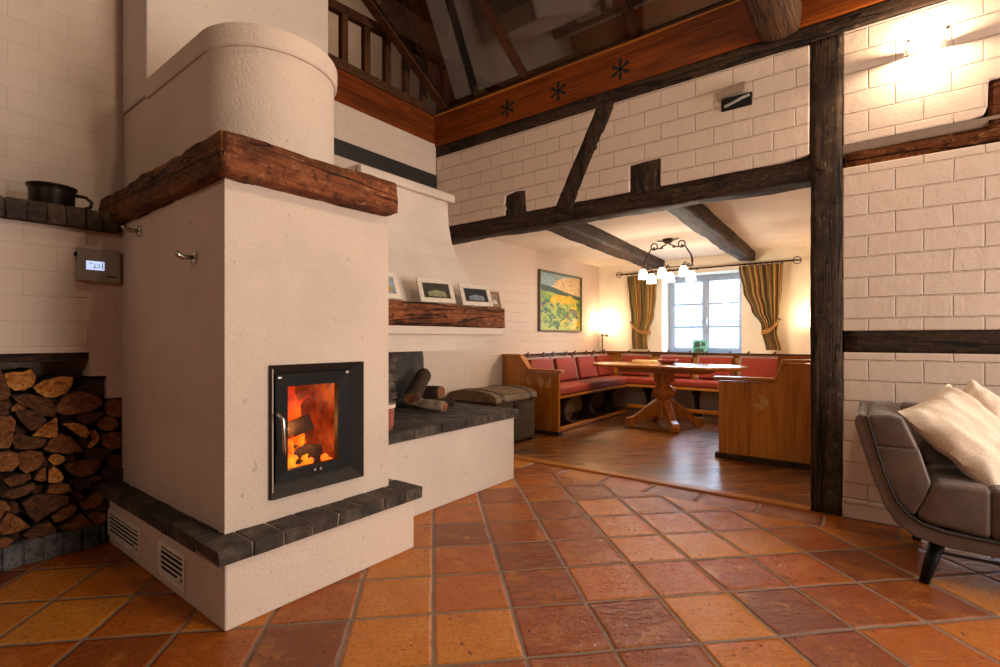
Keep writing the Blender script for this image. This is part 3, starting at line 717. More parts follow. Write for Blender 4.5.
# ------------------------------------------------------------------ firewood
SX = XLOW + .005
LOGS = [
 ('cut_bright', [(0.452,0.932),(0.481,0.938),(0.512,0.936),(0.541,0.949),(0.561,0.915),(0.552,0.873),(0.523,0.851),(0.486,0.849),(0.46,0.878)], 'rounded half log with orange cut face, left of the half-moon log on top'),
 ('cut_bright', [(0.553,0.863),(0.592,0.888),(0.634,0.9),(0.681,0.905),(0.705,0.898),(0.701,0.862),(0.677,0.823),(0.638,0.804),(0.6,0.807),(0.57,0.832)], 'wide half-moon log with bright orange cut face at the top of the stack'),
 ('cut_dark', [(0.403,0.959),(0.429,0.958),(0.446,0.919),(0.47,0.831),(0.45,0.814),(0.403,0.809)], 'dark log cut by the picture edge at the top left of the stack'),
 ('cut_dark', [(0.403,0.805),(0.463,0.813),(0.477,0.764),(0.456,0.732),(0.403,0.734)], 'dark log at the picture edge below the topmost dark one'),
 ('cut_dark', [(0.474,0.822),(0.534,0.826),(0.607,0.794),(0.634,0.741),(0.622,0.712),(0.585,0.717),(0.534,0.762),(0.491,0.791)], 'dark brown split log directly under the two bright top logs'),
 ('cut_mid', [(0.468,0.769),(0.487,0.786),(0.526,0.76),(0.505,0.753),(0.47,0.752)], 'thin pale sliver of wood wedged below the dark log near the top left'),
 ('cut_dark', [(0.481,0.746),(0.526,0.753),(0.57,0.733),(0.588,0.696),(0.563,0.66),(0.537,0.654),(0.512,0.687),(0.491,0.719)], 'grey brown wedge log under the thin pale sliver'),
 ('cut_mid', [(0.409,0.734),(0.47,0.726),(0.481,0.701),(0.47,0.616),(0.46,0.584),(0.409,0.593)], 'upright brown block log at the picture edge beside the grey wedge'),
 ('cut_bright', [(0.548,0.618),(0.57,0.649),(0.638,0.7),(0.643,0.598),(0.615,0.6)], 'bright orange triangular split log in the middle of the stack'),
 ('cut_dark', [(0.474,0.615),(0.491,0.641),(0.544,0.613),(0.596,0.595),(0.585,0.562),(0.544,0.554),(0.487,0.569)], 'flat dark log just below the bright orange triangle'),
 ('cut_mid', [(0.588,0.547),(0.615,0.587),(0.653,0.614),(0.693,0.59),(0.733,0.531),(0.741,0.504),(0.685,0.509),(0.626,0.525)], 'speckled half log with a light spot, lying right of the flat dark log'),
 ('cut_mid', [(0.634,0.761),(0.669,0.808),(0.725,0.827),(0.774,0.807),(0.812,0.779),(0.817,0.752),(0.774,0.72),(0.717,0.711),(0.669,0.714),(0.638,0.73)], 'large weathered log with a long oval end right below the half-moon log'),
 ('cut_dark', [(0.717,0.7),(0.758,0.708),(0.821,0.711),(0.825,0.692),(0.795,0.669),(0.762,0.653),(0.725,0.673)], 'dark flat log under the large oval log'),
 ('bark', [(0.725,0.835),(0.766,0.876),(0.825,0.893),(0.84,0.852),(0.845,0.798),(0.821,0.786),(0.774,0.817)], 'rough bark-covered log in the stepped corner of the niche at the top right'),
 ('cut_mid', [(0.922,0.719),(0.913,0.69),(0.89,0.674),(0.862,0.678),(0.839,0.699),(0.831,0.729),(0.839,0.758),(0.862,0.774),(0.89,0.771),(0.913,0.75)], 'round reddish log at the top of the right-hand column beside the stove'),
 ('cut_mid', [(0.893,0.634),(0.884,0.612),(0.86,0.601),(0.832,0.605),(0.809,0.622),(0.801,0.646),(0.809,0.668),(0.832,0.679),(0.86,0.675),(0.884,0.658)], 'oval log second from the top in the column beside the stove'),
 ('cut_mid', [(0.923,0.538),(0.913,0.512),(0.886,0.499),(0.853,0.505),(0.827,0.526),(0.817,0.555),(0.827,0.581),(0.853,0.593),(0.886,0.589),(0.913,0.567)], 'wide round log third from the top in the column beside the stove'),
 ('cut_bright', [(0.657,0.667),(0.705,0.668),(0.745,0.644),(0.764,0.61),(0.749,0.581),(0.725,0.595),(0.685,0.635)], 'pale orange half log right of the bright triangle'),
 ('cut_bright', [(0.77,0.612),(0.795,0.613),(0.808,0.577),(0.804,0.546),(0.774,0.521),(0.762,0.529),(0.778,0.566)], 'small orange crescent-shaped split log left of the beside-stove column'),
 ('bark', [(0.753,0.507),(0.795,0.518),(0.851,0.497),(0.865,0.462),(0.812,0.453),(0.766,0.473)], 'dark bark log under the orange crescent'),
 ('cut_dark', [(0.918,0.43),(0.912,0.412),(0.893,0.403),(0.871,0.408),(0.854,0.423),(0.847,0.444),(0.854,0.462),(0.871,0.47),(0.893,0.466),(0.912,0.451)], 'small dark round log low in the column beside the stove'),
 ('bark', [(0.921,0.355),(0.912,0.332),(0.889,0.322),(0.862,0.328),(0.84,0.348),(0.832,0.374),(0.84,0.396),(0.862,0.407),(0.889,0.401),(0.912,0.381)], 'dark round log at the foot of the column beside the stove'),
 ('cut_mid', [(0.409,0.56),(0.463,0.559),(0.491,0.542),(0.498,0.495),(0.477,0.466),(0.439,0.469),(0.409,0.48)], 'brown split log at the picture edge, half way up the stack'),
 ('cut_mid', [(0.496,0.544),(0.534,0.549),(0.585,0.53),(0.592,0.496),(0.57,0.458),(0.526,0.44),(0.502,0.47)], 'wide brown log with ringed end beside the one at the picture edge'),
 ('cut_bright', [(0.671,0.478),(0.665,0.463),(0.649,0.455),(0.63,0.459),(0.615,0.473),(0.609,0.49),(0.615,0.506),(0.63,0.513),(0.649,0.509),(0.665,0.496)], 'small round pale log in the lower middle of the stack'),
 ('cut_mid', [(0.546,0.412),(0.57,0.453),(0.59,0.456),(0.594,0.396),(0.57,0.396)], 'small brown quarter log left of the orange heart-shaped one'),
 ('cut_bright', [(0.6,0.442),(0.619,0.458),(0.649,0.426),(0.657,0.392),(0.645,0.374),(0.6,0.384)], 'small orange split log below the small round pale log'),
 ('cut_mid', [(0.596,0.33),(0.607,0.365),(0.645,0.366),(0.681,0.35),(0.689,0.323),(0.657,0.313)], 'flat pale chip of wood under the small orange log'),
 ('cut_dark', [(0.443,0.43),(0.477,0.442),(0.534,0.436),(0.541,0.413),(0.512,0.395),(0.463,0.392)], 'narrow dark log slanting upwards at the left of the lower stack'),
 ('cut_dark', [(0.436,0.353),(0.463,0.375),(0.512,0.388),(0.544,0.39),(0.552,0.368),(0.519,0.344),(0.477,0.336)], 'dark oval log below the narrow slanting one'),
 ('cut_dark', [(0.512,0.298),(0.552,0.324),(0.626,0.313),(0.681,0.286),(0.677,0.251),(0.626,0.23),(0.585,0.211),(0.563,0.193),(0.53,0.244)], 'biggest dark wedge log in the lower part of the stack'),
 ('cut_mid', [(0.409,0.334),(0.456,0.315),(0.47,0.282),(0.45,0.248),(0.409,0.231)], 'reddish log at the picture edge beside the biggest dark wedge'),
 ('cut_mid', [(0.456,0.269),(0.505,0.219),(0.534,0.179),(0.491,0.168),(0.436,0.171),(0.416,0.201),(0.439,0.236)], 'brown wedge log standing on its point near the bottom left'),
 ('cut_mid', [(0.409,0.151),(0.45,0.157),(0.474,0.137),(0.463,0.113),(0.409,0.113)], 'small log at the picture edge on the brick plinth'),
 ('cut_dark', [(0.512,0.144),(0.552,0.169),(0.607,0.177),(0.634,0.134),(0.63,0.113),(0.585,0.113),(0.534,0.113)], 'dark wedge log on the plinth below the biggest dark wedge'),
 ('cut_mid', [(0.673,0.447),(0.725,0.457),(0.787,0.456),(0.825,0.451),(0.817,0.407),(0.783,0.374),(0.733,0.375),(0.697,0.401)], 'broad half-moon log with ringed brown face in the lower right of the stack'),
 ('bark', [(0.689,0.361),(0.733,0.367),(0.774,0.347),(0.77,0.308),(0.725,0.309)], 'dark bark log below the broad brown half-moon'),
 ('cut_dark', [(0.772,0.358),(0.8,0.365),(0.83,0.35),(0.808,0.334),(0.778,0.338)], 'small dark chip right of the broad brown half-moon'),
 ('cut_dark', [(0.685,0.324),(0.725,0.306),(0.753,0.265),(0.737,0.246),(0.705,0.28)], 'small dark wedge between the pale chip and the lower orange half log'),
 ('cut_mid', [(0.729,0.24),(0.766,0.259),(0.808,0.286),(0.83,0.256),(0.825,0.22),(0.791,0.202),(0.749,0.203)], 'reddish half log low at the right, next to the vent corner'),
 ('cut_mid', [(0.619,0.199),(0.661,0.225),(0.701,0.243),(0.721,0.219),(0.705,0.185),(0.665,0.165),(0.634,0.164)], 'brown slanting split log right of the biggest dark wedge'),
 ('cut_mid', [(0.649,0.137),(0.701,0.162),(0.733,0.187),(0.758,0.146),(0.787,0.113),(0.741,0.113),(0.685,0.113)], 'fan-shaped wedge log on the plinth near the right end'),
 ('cut_mid', [(0.751,0.179),(0.778,0.185),(0.83,0.162),(0.834,0.126),(0.804,0.113),(0.774,0.138)], 'grey quarter log on the plinth at the stove corner'),
 ('cut_dark', [(0.778,0.198),(0.83,0.208),(0.843,0.183),(0.834,0.167),(0.783,0.186)], 'thin dark chip under the reddish half log'),
]
GAPS = [
 [(0.54,0.657),(0.53,0.634),(0.507,0.627),(0.484,0.64),(0.475,0.666),(0.484,0.689),(0.507,0.696),(0.53,0.683)],
 [(0.657,0.764),(0.648,0.743),(0.626,0.737),(0.604,0.748),(0.595,0.77),(0.604,0.791),(0.626,0.798),(0.648,0.787)],
 [(0.697,0.55),(0.688,0.526),(0.665,0.52),(0.643,0.534),(0.634,0.561),(0.643,0.585),(0.665,0.592),(0.688,0.578)],
 [(0.776,0.537),(0.767,0.516),(0.746,0.51),(0.726,0.523),(0.717,0.547),(0.726,0.568),(0.746,0.574),(0.767,0.561)],
 [(0.726,0.472),(0.717,0.451),(0.697,0.446),(0.677,0.459),(0.669,0.483),(0.677,0.503),(0.697,0.509),(0.717,0.496)],
 [(0.511,0.266),(0.501,0.244),(0.479,0.241),(0.456,0.257),(0.447,0.283),(0.456,0.305),(0.479,0.309),(0.501,0.293)],
 [(0.614,0.33),(0.604,0.311),(0.58,0.308),(0.557,0.323),(0.547,0.346),(0.557,0.365),(0.58,0.368),(0.604,0.354)],
 [(0.755,0.243),(0.745,0.223),(0.721,0.219),(0.698,0.235),(0.689,0.259),(0.698,0.279),(0.721,0.283),(0.745,0.268)],
 [(0.693,0.113),(0.682,0.113),(0.657,0.113),(0.632,0.113),(0.622,0.113),(0.632,0.113),(0.657,0.113),(0.682,0.113)],
 [(0.814,0.39),(0.804,0.369),(0.78,0.365),(0.756,0.379),(0.746,0.404),(0.756,0.425),(0.78,0.429),(0.804,0.415)],
 [(0.525,0.118),(0.516,0.113),(0.493,0.113),(0.47,0.119),(0.461,0.139),(0.47,0.153),(0.493,0.153),(0.516,0.139)],
 [(0.845,0.296),(0.834,0.271),(0.81,0.266),(0.785,0.283),(0.776,0.312),(0.785,0.336),(0.81,0.342),(0.834,0.325)],
 [(0.726,0.683),(0.715,0.666),(0.689,0.661),(0.664,0.672),(0.653,0.692),(0.664,0.709),(0.689,0.714),(0.715,0.703)],
 [(0.618,0.472),(0.613,0.451),(0.599,0.445),(0.586,0.457),(0.58,0.479),(0.586,0.5),(0.599,0.506),(0.613,0.495)],
]

def log_mesh(poly, mat, x, depth, seed, slant=0):
    r = random.Random(seed)
    pts = []
    n = len(poly)
    for i in range(n):
        a, b = Vector((*poly[i], 0)), Vector((*poly[(i + 1) % n], 0))
        k = max(1, int((b - a).length / .018))
        for j in range(k):
            p = a.lerp(b, j / k); pts.append((p.x + r.uniform(-.0022, .0022), p.y + r.uniform(-.0022, .0022)))
    cy = sum(p[0] for p in pts) / len(pts); cz = sum(p[1] for p in pts) / len(pts)
    m = MB(); rings = []
    for (dx, sc) in ((0, .95), (-.004, 1.0), (-depth * .3, 1.02), (-depth * .65, .98), (-depth, .96)):
        rings.append([(x + dx + r.uniform(-.003, .003), cy + (p[0] - cy) * sc + slant * dx, max(.113, cz + (p[1] - cz) * sc)) for p in pts])
    m.mi = 0
    m.loft(rings, cap=False)
    # cut end: a few rings towards the middle, slightly rough
    m.mi = 1
    prev = [m.bm.verts[i] for i in range(0)] if False else None
    ends = [rings[0]]
    for sc in (.72, .42, .15):
        ends.append([(x + r.uniform(-.004, .004), cy + (p[0] - cy) * sc, cz + (p[1] - cz) * sc) for p in pts])
    m.loft(ends[::-1], cap=False)
    m.bm.verts.ensure_lookup_table()
    m.face(ends[-1])
    m.mi = 0; m.face(rings[-1])
    bmesh.ops.remove_doubles(m.bm, verts=m.bm.verts, dist=1e-5)
    return m.build('firewood_log', [M['bark'], M[mat]])
for i, (mt, poly, lab) in enumerate(LOGS):
    cy_ = sum(p[0] for p in poly) / len(poly); cz_ = sum(p[1] for p in poly) / len(poly)
    poly = [(cy_ + (p[0] - cy_) * 1.07, cz_ + (p[1] - cz_) * 1.09) for p in poly]
    o = log_mesh(poly, mt, XLOW - .005 + rnd.uniform(-.035, .025), rnd.uniform(.26, .32), 100 + i)
    tag(o, lab, 'firewood', 'firewood stacked in the wall niche')
for i, poly in enumerate(GAPS):
    o = log_mesh(poly, 'cut_dark', XLOW - .06, .22, 300 + i)
    tag(o, 'dark log set back in the gaps between the front logs of the stack', 'firewood', 'logs set back in the stack')

# ------------------------------------------------------------------ open fireplace
root = thing('open_fireplace', 'white plastered open fireplace with brick hearth and flared hood', 'fireplace', (-2.95, 2.5, 0))
m = MB(); m.box(XL + .005, -2.277, 1.85, 3.172, 0, .486); m.build('base', M['plaster_smooth'], root, bevel=.008)
cells = []
y = 1.85
rb = random.Random(3)
while y < 3.15:
    cells.append((-2.495, -2.25, y + .004, min(y + .236, 3.198), .488, .548)); y += .24
for row in range(5):
    x1 = -2.505 - row * .245
    y = 1.85 - rb.uniform(0, .1)
    while y < 3.15:
        e = min(y + .112, 3.196)
        if e - y > .03: cells.append((max(x1 - .237, XL + .02), x1, max(y, 1.85), e, .488, .548))
        y += .12
m = bricks(cells, .004, 9); m.build('brick_top', M['clinker'], root, bevel=.006)
m = MB(); m.box(XL + .01, -2.262, 1.85, 3.185, .482, .538); m.build('mortar_bed', M['mortar'], root)
m = hewn((-3.45, 2.2, .78), (-3.45, 3.10, .78), .5, .50, 17, .022, 24, 6, rnd_c=.05); m.build('fire_back', M['soot'], root, smooth=True)
cells = []
for k in range(7):
    for q in range(2):
        cells.append((-3.2, -3.03, 2.27 + q * .18 + (k % 2) * .03, 2.435 + q * .18 + (k % 2) * .03, .552 + k * .072, .552 + k * .072 + .062))
m = bricks(cells, .004, 10); m.box(-3.195, -3.045, 2.28, 2.60, .55, 1.05); m.build('brick_pier', brick_mat('pier_brick', '4e3c34', '6e5850', '8a7870'), root, bevel=.006)
# hood: flared at the foot
rings = []
for (z, xf, yr) in ((1.13, -2.60, 3.14), (1.36, -2.60, 3.18), (1.45, -2.645, 3.178), (1.55, -2.70, 3.170), (1.66, -2.765, 3.158), (1.78, -2.84, 3.150), (1.92, -2.90, 3.144), (2.08, -2.935, 3.141), (2.30, -2.95, 3.14)):
    ring = [(XL + .01, 2.19, z), (xf, 2.19, z)]
    for k in range(5):
        a = PI / 2 * k / 4; ring.append((xf - .03 + .03 * math.cos(a), yr - .03 + .03 * math.sin(a), z))
    ring.append((XL + .01, yr, z)); rings.append(ring)
m = MB(); m.loft(rings); m.build('hood', M['plaster_smooth'], root)
m = MB(); m.prism([(-2.975, 2.19, 2.275), (-2.985, 2.19, 2.30), (-2.985, 2.19, 2.335), (-2.97, 2.19, 2.352), (XL + .01, 2.19, 2.352), (XL + .01, 2.19, 2.275)][::-1], (0, .972, 0)); m.build('hood_ledge', M['plaster_smooth'], root, bevel=.012)
m = MB(); m.prism([(-2.96, 2.19, 2.275), (-2.905, 2.19, 2.275), (-2.90, 2.19, 2.30), (-2.905, 2.19, 2.335), (-2.92, 2.19, 2.35), (-2.96, 2.19, 2.35)][::-1], (0, .982, 0)); m.build('hood_moulding', M['plaster_smooth'], root, bevel=.010)
m = MB(); m.box(-3.0, -2.41, 1.85, 3.21, 1.132, 1.187); m.build('mantel_slab', M['plaster_smooth'], root, bevel=.006)
m = MB()
pts = [(1.85, 1.136), (3.175, 1.136)] + [(3.165 - .19 * math.sin(PI / 2 * k / 7), 1.126 - .09 * (1 - math.cos(PI / 2 * k / 7)) * 1.0) for k in range(8)] + [(2.965, 1.018), (1.85, 1.018)]
m.prism([(-2.44, y, z) for y, z in pts], (-.16, 0, 0)); m.build('lintel_panel', M['plaster_smooth'], root)
m = hewn((-2.51, 1.85, 1.268), (-2.51, 3.228, 1.268), .21, .160, 14, .006, 70, 8, rnd_c=.10); m.build('mantel_beam', M['mantel_y'], root, smooth=True)

def small_log(name, a, b, r, mat, lab, seed):
    o = hewn(a, b, r * 2, r * 2, seed, .008, 14, 5, rnd_c=.95, freq=5).build(name, [M[mat], M['cut_mid']], smooth=True)
    for f in o.data.polygons:
        if len(f.vertices) > 6: f.material_index = 1; f.use_smooth = False
    return tag(o, lab, 'log', 'logs on the open hearth')
small_log('hearth_log', (-2.90, 2.66, .63), (-3.05, 2.95, .80), .062, 'bark', 'bark-covered log leaning against the sooty fireplace back', 41)
small_log('hearth_log', (-3.14, 2.92, .63), (-2.90, 3.00, .64), .072, 'bark', 'thick dark log with round end beside the leaning one on the hearth', 42)
small_log('hearth_log', (-2.97, 2.70, .60), (-2.63, 2.76, .585), .038, 'birch', 'pale birch log lying across the front of the hearth', 43)
small_log('hearth_log', (-2.90, 2.82, .582), (-2.78, 3.02, .584), .035, 'bark', 'small dark log end lying right of the birch log on the hearth', 44)
r_ = thing('basket', 'small red woven basket with white rim on the brick hearth', 'basket', (-2.38, 1.945, .55))
def weave():
    t = NT('red_wicker'); x, y, z = t.sep(t.obj())
    a = t.math('SINE', t.math('MULTIPLY', z, 420)); n = t.noise(t.obj(), 60, 2)
    return t.done(t.mix(t.math('ADD', t.math('MULTIPLY', a, .3), n, 0, True), srgb('6e2a1c'), srgb('b8664a')), .7, t.bump(a, .5, .004))
m = MB(); m.lathe([(.062, 0), (.07, .03), (.074, .10), (.076, .145), (.070, .145), (.062, .02), (.0, .015)], (-2.38, 1.945, .55), 22); m.build('basket_body', weave(), r_, smooth=True)
m = MB(); m.lathe([(.074, .132), (.082, .138), (.082, .155), (.070, .158), (.066, .140)], (-2.38, 1.945, .55), 22); m.build('cloth_rim', M['linen'], r_, smooth=True)

# framed photographs on the mantel
def photo(y, w, h, rz, lab, frame, tones, tilt=.38, x=-2.43, fw=.035):
    zb = 1.352
    r_ = thing('photo_frame', lab, 'photo frame', (x, y, zb), rz, 'framed photos on the mantel beam')
    mt = Matrix.Rotation(-tilt, 4, 'Y')
    m = MB()
    for (a, b, c, d) in ((-w / 2, w / 2, 0, fw), (-w / 2, w / 2, h - fw, h), (-w / 2, -w / 2 + fw, fw, h - fw), (w / 2 - fw, w / 2, fw, h - fw)): m.box(-.009, .009, a, b, c, d)
    m.xf(mt); m.build('frame', frame, r_, bevel=.003, local=True)
    m = MB(); m.box(-.008, .002, -w / 2 + fw, w / 2 - fw, fw, h - fw); m.xf(mt); pm = m.build('picture', tones[0], r_, local=True)
    m = MB(); iw, ih = w / 2 - fw - .012, h - 2 * fw
    m.prism([(.0022, -iw * .7, fw + ih * .12), (.0022, iw * .8, fw + ih * .12), (.0022, iw * .75, fw + ih * .45), (.0022, 0, fw + ih * .55), (.0022, -iw * .7, fw + ih * .4)], (.0006, 0, 0)); m.xf(mt); m.build('picture_motif', tones[1], pm, local=True)
    m = MB(); m.prism([(-.012, -.02, .005), (-.012, .02, .005), (-.012, .015, h * .7), (-.012, -.015, h * .7)], (-.004, 0, 0)); m.xf(mt)
    m.prism([(-.13, -.05, 0), (-.13, .03, 0), (-h * .26 - .012, .02, h * .62), (-h * .26 - .012, -.03, h * .62)], (.006, 0, 0)); m.build('easel_back', M['black'], r_, local=True)
ph = lambda n, c: plain(n, c, .35, 0, .0, 60, .35)
photo(2.045, .19, .19, R(-5), 'white framed photo with yellow and blue picture, half hidden by the stove', M['white_frame'], (ph('photo_blue', '8d9aa8'), ph('photo_yellow', 'b59a44')))
photo(2.485, .285, .185, R(-14), 'white framed photo leaning back, second from the stove on the mantel', M['white_frame'], (ph('photo_dark_green', '38362a'), ph('photo_garden', '8b8a6a')))
photo(2.915, .285, .18, R(-14), 'white beaded photo frame with dark picture near the end of the mantel', M['white_frame'], (ph('photo_dark', '2a2d33'), ph('photo_figure', '7c8890')))
photo(3.155, .13, .135, R(-8), 'small bronze photo frame at the end of the mantel beside the larger white frames', M['gold_frame'], (ph('photo_brown', '8c7864'), ph('photo_pale', 'cfc0aa')), .25, -2.45, .018)
# dark timber set in the wall above the hood
m = MB(); m.box(XL - .05, XL + .012, 2.0, YT - .01, 2.678, 2.818)
tag(m.build('wall_timber', M['slate'], bevel=.005), 'black horizontal timber strip in the wall above the fireplace hood', 'beam')

# ------------------------------------------------------------------ dining room shell
m = MB()
wx0, wx1, wz0, wz1 = -2.635, -1.51, .87, 2.075
for (a, b, c, d) in ((XL - .2, wx0, 0, 2.45), (wx1, .3, 0, 2.45), (wx0, wx1, 0, wz0), (wx0, wx1, wz1, 2.45)): m.box(a, b, YW, YW + .5, c, d)
bmesh.ops.remove_doubles(m.bm, verts=m.bm.verts, dist=1e-5)
struct(m.build('wall_back', M['dining_plaster'], loc=(0, YW, 0)))
m = MB(); m.box(XL, .3, YT + .06, YW + .1, 2.30, 2.42); struct(m.build('ceiling_dining', M['ceiling'], loc=(0, YT, 2.3)))
m = MB(); m.box(-.17, -.05, YT + .15, YW + .1, 0, 2.4); struct(m.build('wall_dining_right', M['dining_plaster']))
timber('ceiling_beam', hewn((-2.45, YT + .12, 2.235), (-2.71, YW - .01, 2.255), .25, .155, 51, .010, 40), M['oak_dark_y'], 'dark ceiling beam above the chandelier, the one nearer the painting', 'beam')
timber('ceiling_beam', hewn((-1.30, YT + .12, 2.235), (-1.43, YW - .01, 2.255), .20, .155, 52, .010, 40), M['oak_dark_y'], 'dark ceiling beam running towards the right-hand curtain', 'beam')

# window
def wframe(o, x0, x1, z0, z1, y0, y1, w): pass
wy = 7.90
r_ = bpy.data.objects.new('window_1', None); COL.objects.link(r_); r_.location = (-2.09, wy, .87); struct(r_)
fw = .045
m = MB()
for (a, b, c, d) in ((wx0, wx1, wz0, wz0 + fw), (wx0, wx1, wz1 - fw, wz1), (wx0, wx0 + fw, wz0 + fw, wz1 - fw), (wx1 - fw, wx1, wz0 + fw, wz1 - fw)): m.box(a, b, wy, wy + .08, c, d)
m.build('window_frame', M['window_white'], r_, bevel=.004)
mid = (wx0 + wx1) / 2
for (a, b) in ((wx0 + fw, mid), (mid, wx1 - fw)):
    m = MB(); sw = .055
    c0, c1 = wz0 + fw, wz1 - fw
    for (p, q, u, v) in ((a, b, c0, c0 + sw), (a, b, c1 - sw, c1), (a, a + sw, c0 + sw, c1 - sw), (b - sw, b, c0 + sw, c1 - sw)): m.box(p, q, wy - .02, wy + .045, u, v)
    for zz in (1.285, 1.635): m.box(a + sw, b - sw, wy - .012, wy + .04, zz - .015, zz + .015)
    sh = m.build('window_sash', M['window_white'], r_, bevel=.003)
    m = MB(); m.box(a + sw, b - sw, wy + .01, wy + .016, c0 + sw, c1 - sw); m.build('window_pane', M['pane'], sh)
m = MB(); m.tube([(mid + .02, wy - .02, 1.42), (mid + .02, wy - .05, 1.42), (mid + .02, wy - .05, 1.32)], .009, 8); m.build('window_handle', M['chrome'], r_)
m = MB(); m.box(wx0 - .0, wx1 + .0, YW - .03, wy, .845, .872); struct(m.build('window_sill', M['window_white'], bevel=.004))
# outside
t = NT('winter_lawn'); g = t.noise(t.pos(), 2, 4)
lawn = t.done(t.mix(g, srgb('8a9688'), srgb('a8b2aa')), .95)
m = MB(); m.prism([(-60, 9, -.4), (40, 9, -.4), (40, 80, -.4), (-60, 80, -.4)], (0, 0, -.2)); struct(m.build('ground_outside', lawn, loc=(0, 0, -.4)))
r_ = thing('shed', 'pale shed with a low roof outside the dining window', 'building', (-9.5, 26, -.4))
m = MB(); m.box(-14.5, -4.2, 25, 29, -.4, 2.0); m.build('wall', plain('pale_boards', '98a6b6', .8), r_)
m = MB(); m.prism([(-15, 24.6, 2.0), (-15, 29.4, 2.0), (-15, 27, 3.3)], (11.2, 0, 0)); m.build('roof', plain('pale_roof', '8490a0', .7), r_)
m = MB()
for k in range(5): m.box(-13.5 + k * 2.2, -12.4 + k * 2.2, 24.93, 25.05, -.2, 1.5)
m.build('boarding', plain('white_boards', 'b4c0cc', .7), r_)
br = plain('winter_branches', '7c8898', .9)
def tree(x, y, h, sd, lab):
    r = random.Random(sd); m = MB()
    def grow(p, d, L, rad, n):
        q = p + d * L
        m.tube([p, p.lerp(q, .5) + Vector((r.uniform(-.1, .1), r.uniform(-.1, .1), 0)) * L * .3, q], [rad, rad * .85, rad * .65], 5)
        if n == 0: return
        for k in range(3):
            e = (d + Vector((r.uniform(-.7, .7), r.uniform(-.7, .7), r.uniform(-.1, .5)))).normalized(); grow(q, e, L * r.uniform(.6, .8), rad * .6, n - 1)
    grow(Vector((x, y, -.4)), Vector((0, 0, 1)), h * .3, h * .025, 4)
    tag(m.build('bare_tree', br, loc=(x, y, -.4)), lab, 'tree', 'bare trees outside the dining window')
tree(-13.2, 34, 6, 1, 'bare tree behind the shed, seen through the left window sash')
tree(-9.6, 33, 6.5, 2, 'bare tree behind the shed, seen through the right window sash')
tree(-11.3, 36, 5.5, 3, 'bare tree behind the shed, seen behind the middle window post')

# curtains
def curtain(name, lab, prof, side, tie):
    r_ = thing(name, lab, 'curtain', ((prof[0][1] + prof[0][2]) / 2, 7.43, .94), 0, 'curtains at the dining window')
    me = bpy.data.meshes.new('curtain_cloth'); nu, nv = 72, 40
    vs, fs, uvs = [], [], []
    zt, zb = prof[0][0], prof[-1][0]
    def at(z):
        for (a, b) in zip(prof, prof[1:]):
            if a[0] >= z >= b[0]:
                f = (a[0] - z) / (a[0] - b[0]); f = f * f * (3 - 2 * f)
                return a[1] + (b[1] - a[1]) * f, a[2] + (b[2] - a[2]) * f
        return prof[-1][1:3]
    ox, oy, oz = r_.location
    for j in range(nv + 1):
        z = zt + (zb - zt) * j / nv; x0, x1 = at(z)
        wd = (x1 - x0)
        for i in range(nu + 1):
            u = i / nu
            amp = .030 * (.55 + .45 * min(1, wd / .5))
            y = 7.43 + amp * math.sin(u * 2 * PI * 7 + .6 * math.sin(z * 3)) + .008 * math.sin(u * 31 + z * 4)
            vs.append((x0 + wd * u - ox, y - oy, z - oz)); uvs.append((u, j / nv))
    for j in range(nv):
        for i in range(nu):
            a = j * (nu + 1) + i; fs.append((a, a + 1, a + nu + 2, a + nu + 1))
    me.from_pydata(vs, [], fs); uvl = me.uv_layers.new(name='UVMap')
    for l in me.loops: uvl.data[l.index].uv = uvs[l.vertex_index]
    me.materials.append(M['curtain'])
    for f in me.polygons: f.use_smooth = True
    o = bpy.data.objects.new('curtain_cloth', me); COL.objects.link(o); o.parent = r_
    sd = o.modifiers.new('solid', 'SOLIDIFY'); sd.thickness = .004
    (xa, za), (xb, zb_) = tie
    m = MB(); rr_ = []
    n = 12
    for k in range(n + 1):
        f = k / n; x = xa + (xb - xa) * f; z = za + (zb_ - za) * f - .05 * math.sin(PI * f)
        y = 7.43 - .055 * math.sin(PI * f) ** .5
        rr_.append([(x, y - .004, z - .03), (x, y + .004, z - .03), (x, y + .004, z + .03), (x, y - .004, z + .03)])
    m.loft(rr_); m.build('tie_back', M['curtain_tie'] if 'curtain_tie' in M else M['curtain'], r_)
    hx, hz = (xa, za) if side < 0 else (xb, zb_)
    m = MB(); m.tube([(hx, YW, hz + .02), (hx, 7.40, hz + .02), (hx, 7.40, hz + .05)], .009, 8); m.build('tie_hook', M['iron'], r_)
M['curtain_tie'] = plain('tie_back_fabric', '9a6a2c', .75, 0, .3, 90, .3)
M['tie_red'] = plain('tie_back_red', '8a3a1c', .75, 0, .3, 90, .3)
curtain('curtain', 'striped olive and gold curtain tied back left of the dining window', [(2.085, -3.14, -2.655), (1.75, -3.10, -2.67), (1.45, -3.065, -2.70), (1.23, -3.055, -2.78), (1.15, -3.06, -2.815), (.945, -3.05, -2.805)], -1, ((-3.07, 1.33), (-2.76, 1.20)))
curtain('curtain', 'striped red and gold curtain tied back right of the dining window', [(2.10, -1.52, -.985), (1.75, -1.46, -1.0), (1.5, -1.36, -1.02), (1.28, -1.24, -1.04), (1.2, -1.23, -1.05), (.95, -1.185, -1.005)], 1, ((-1.24, 1.19), (-1.03, 1.34)))
r_ = thing('curtain_rod', 'thin dark iron curtain rod with ring finials above the dining window', 'curtain rod', (-2.05, 7.40, 2.11))
m = MB(); m.tube([(-3.22, 7.40, 2.118), (-.86, 7.40, 2.118)], .011, 8); m.build('rod', M['iron'], r_, smooth=True)
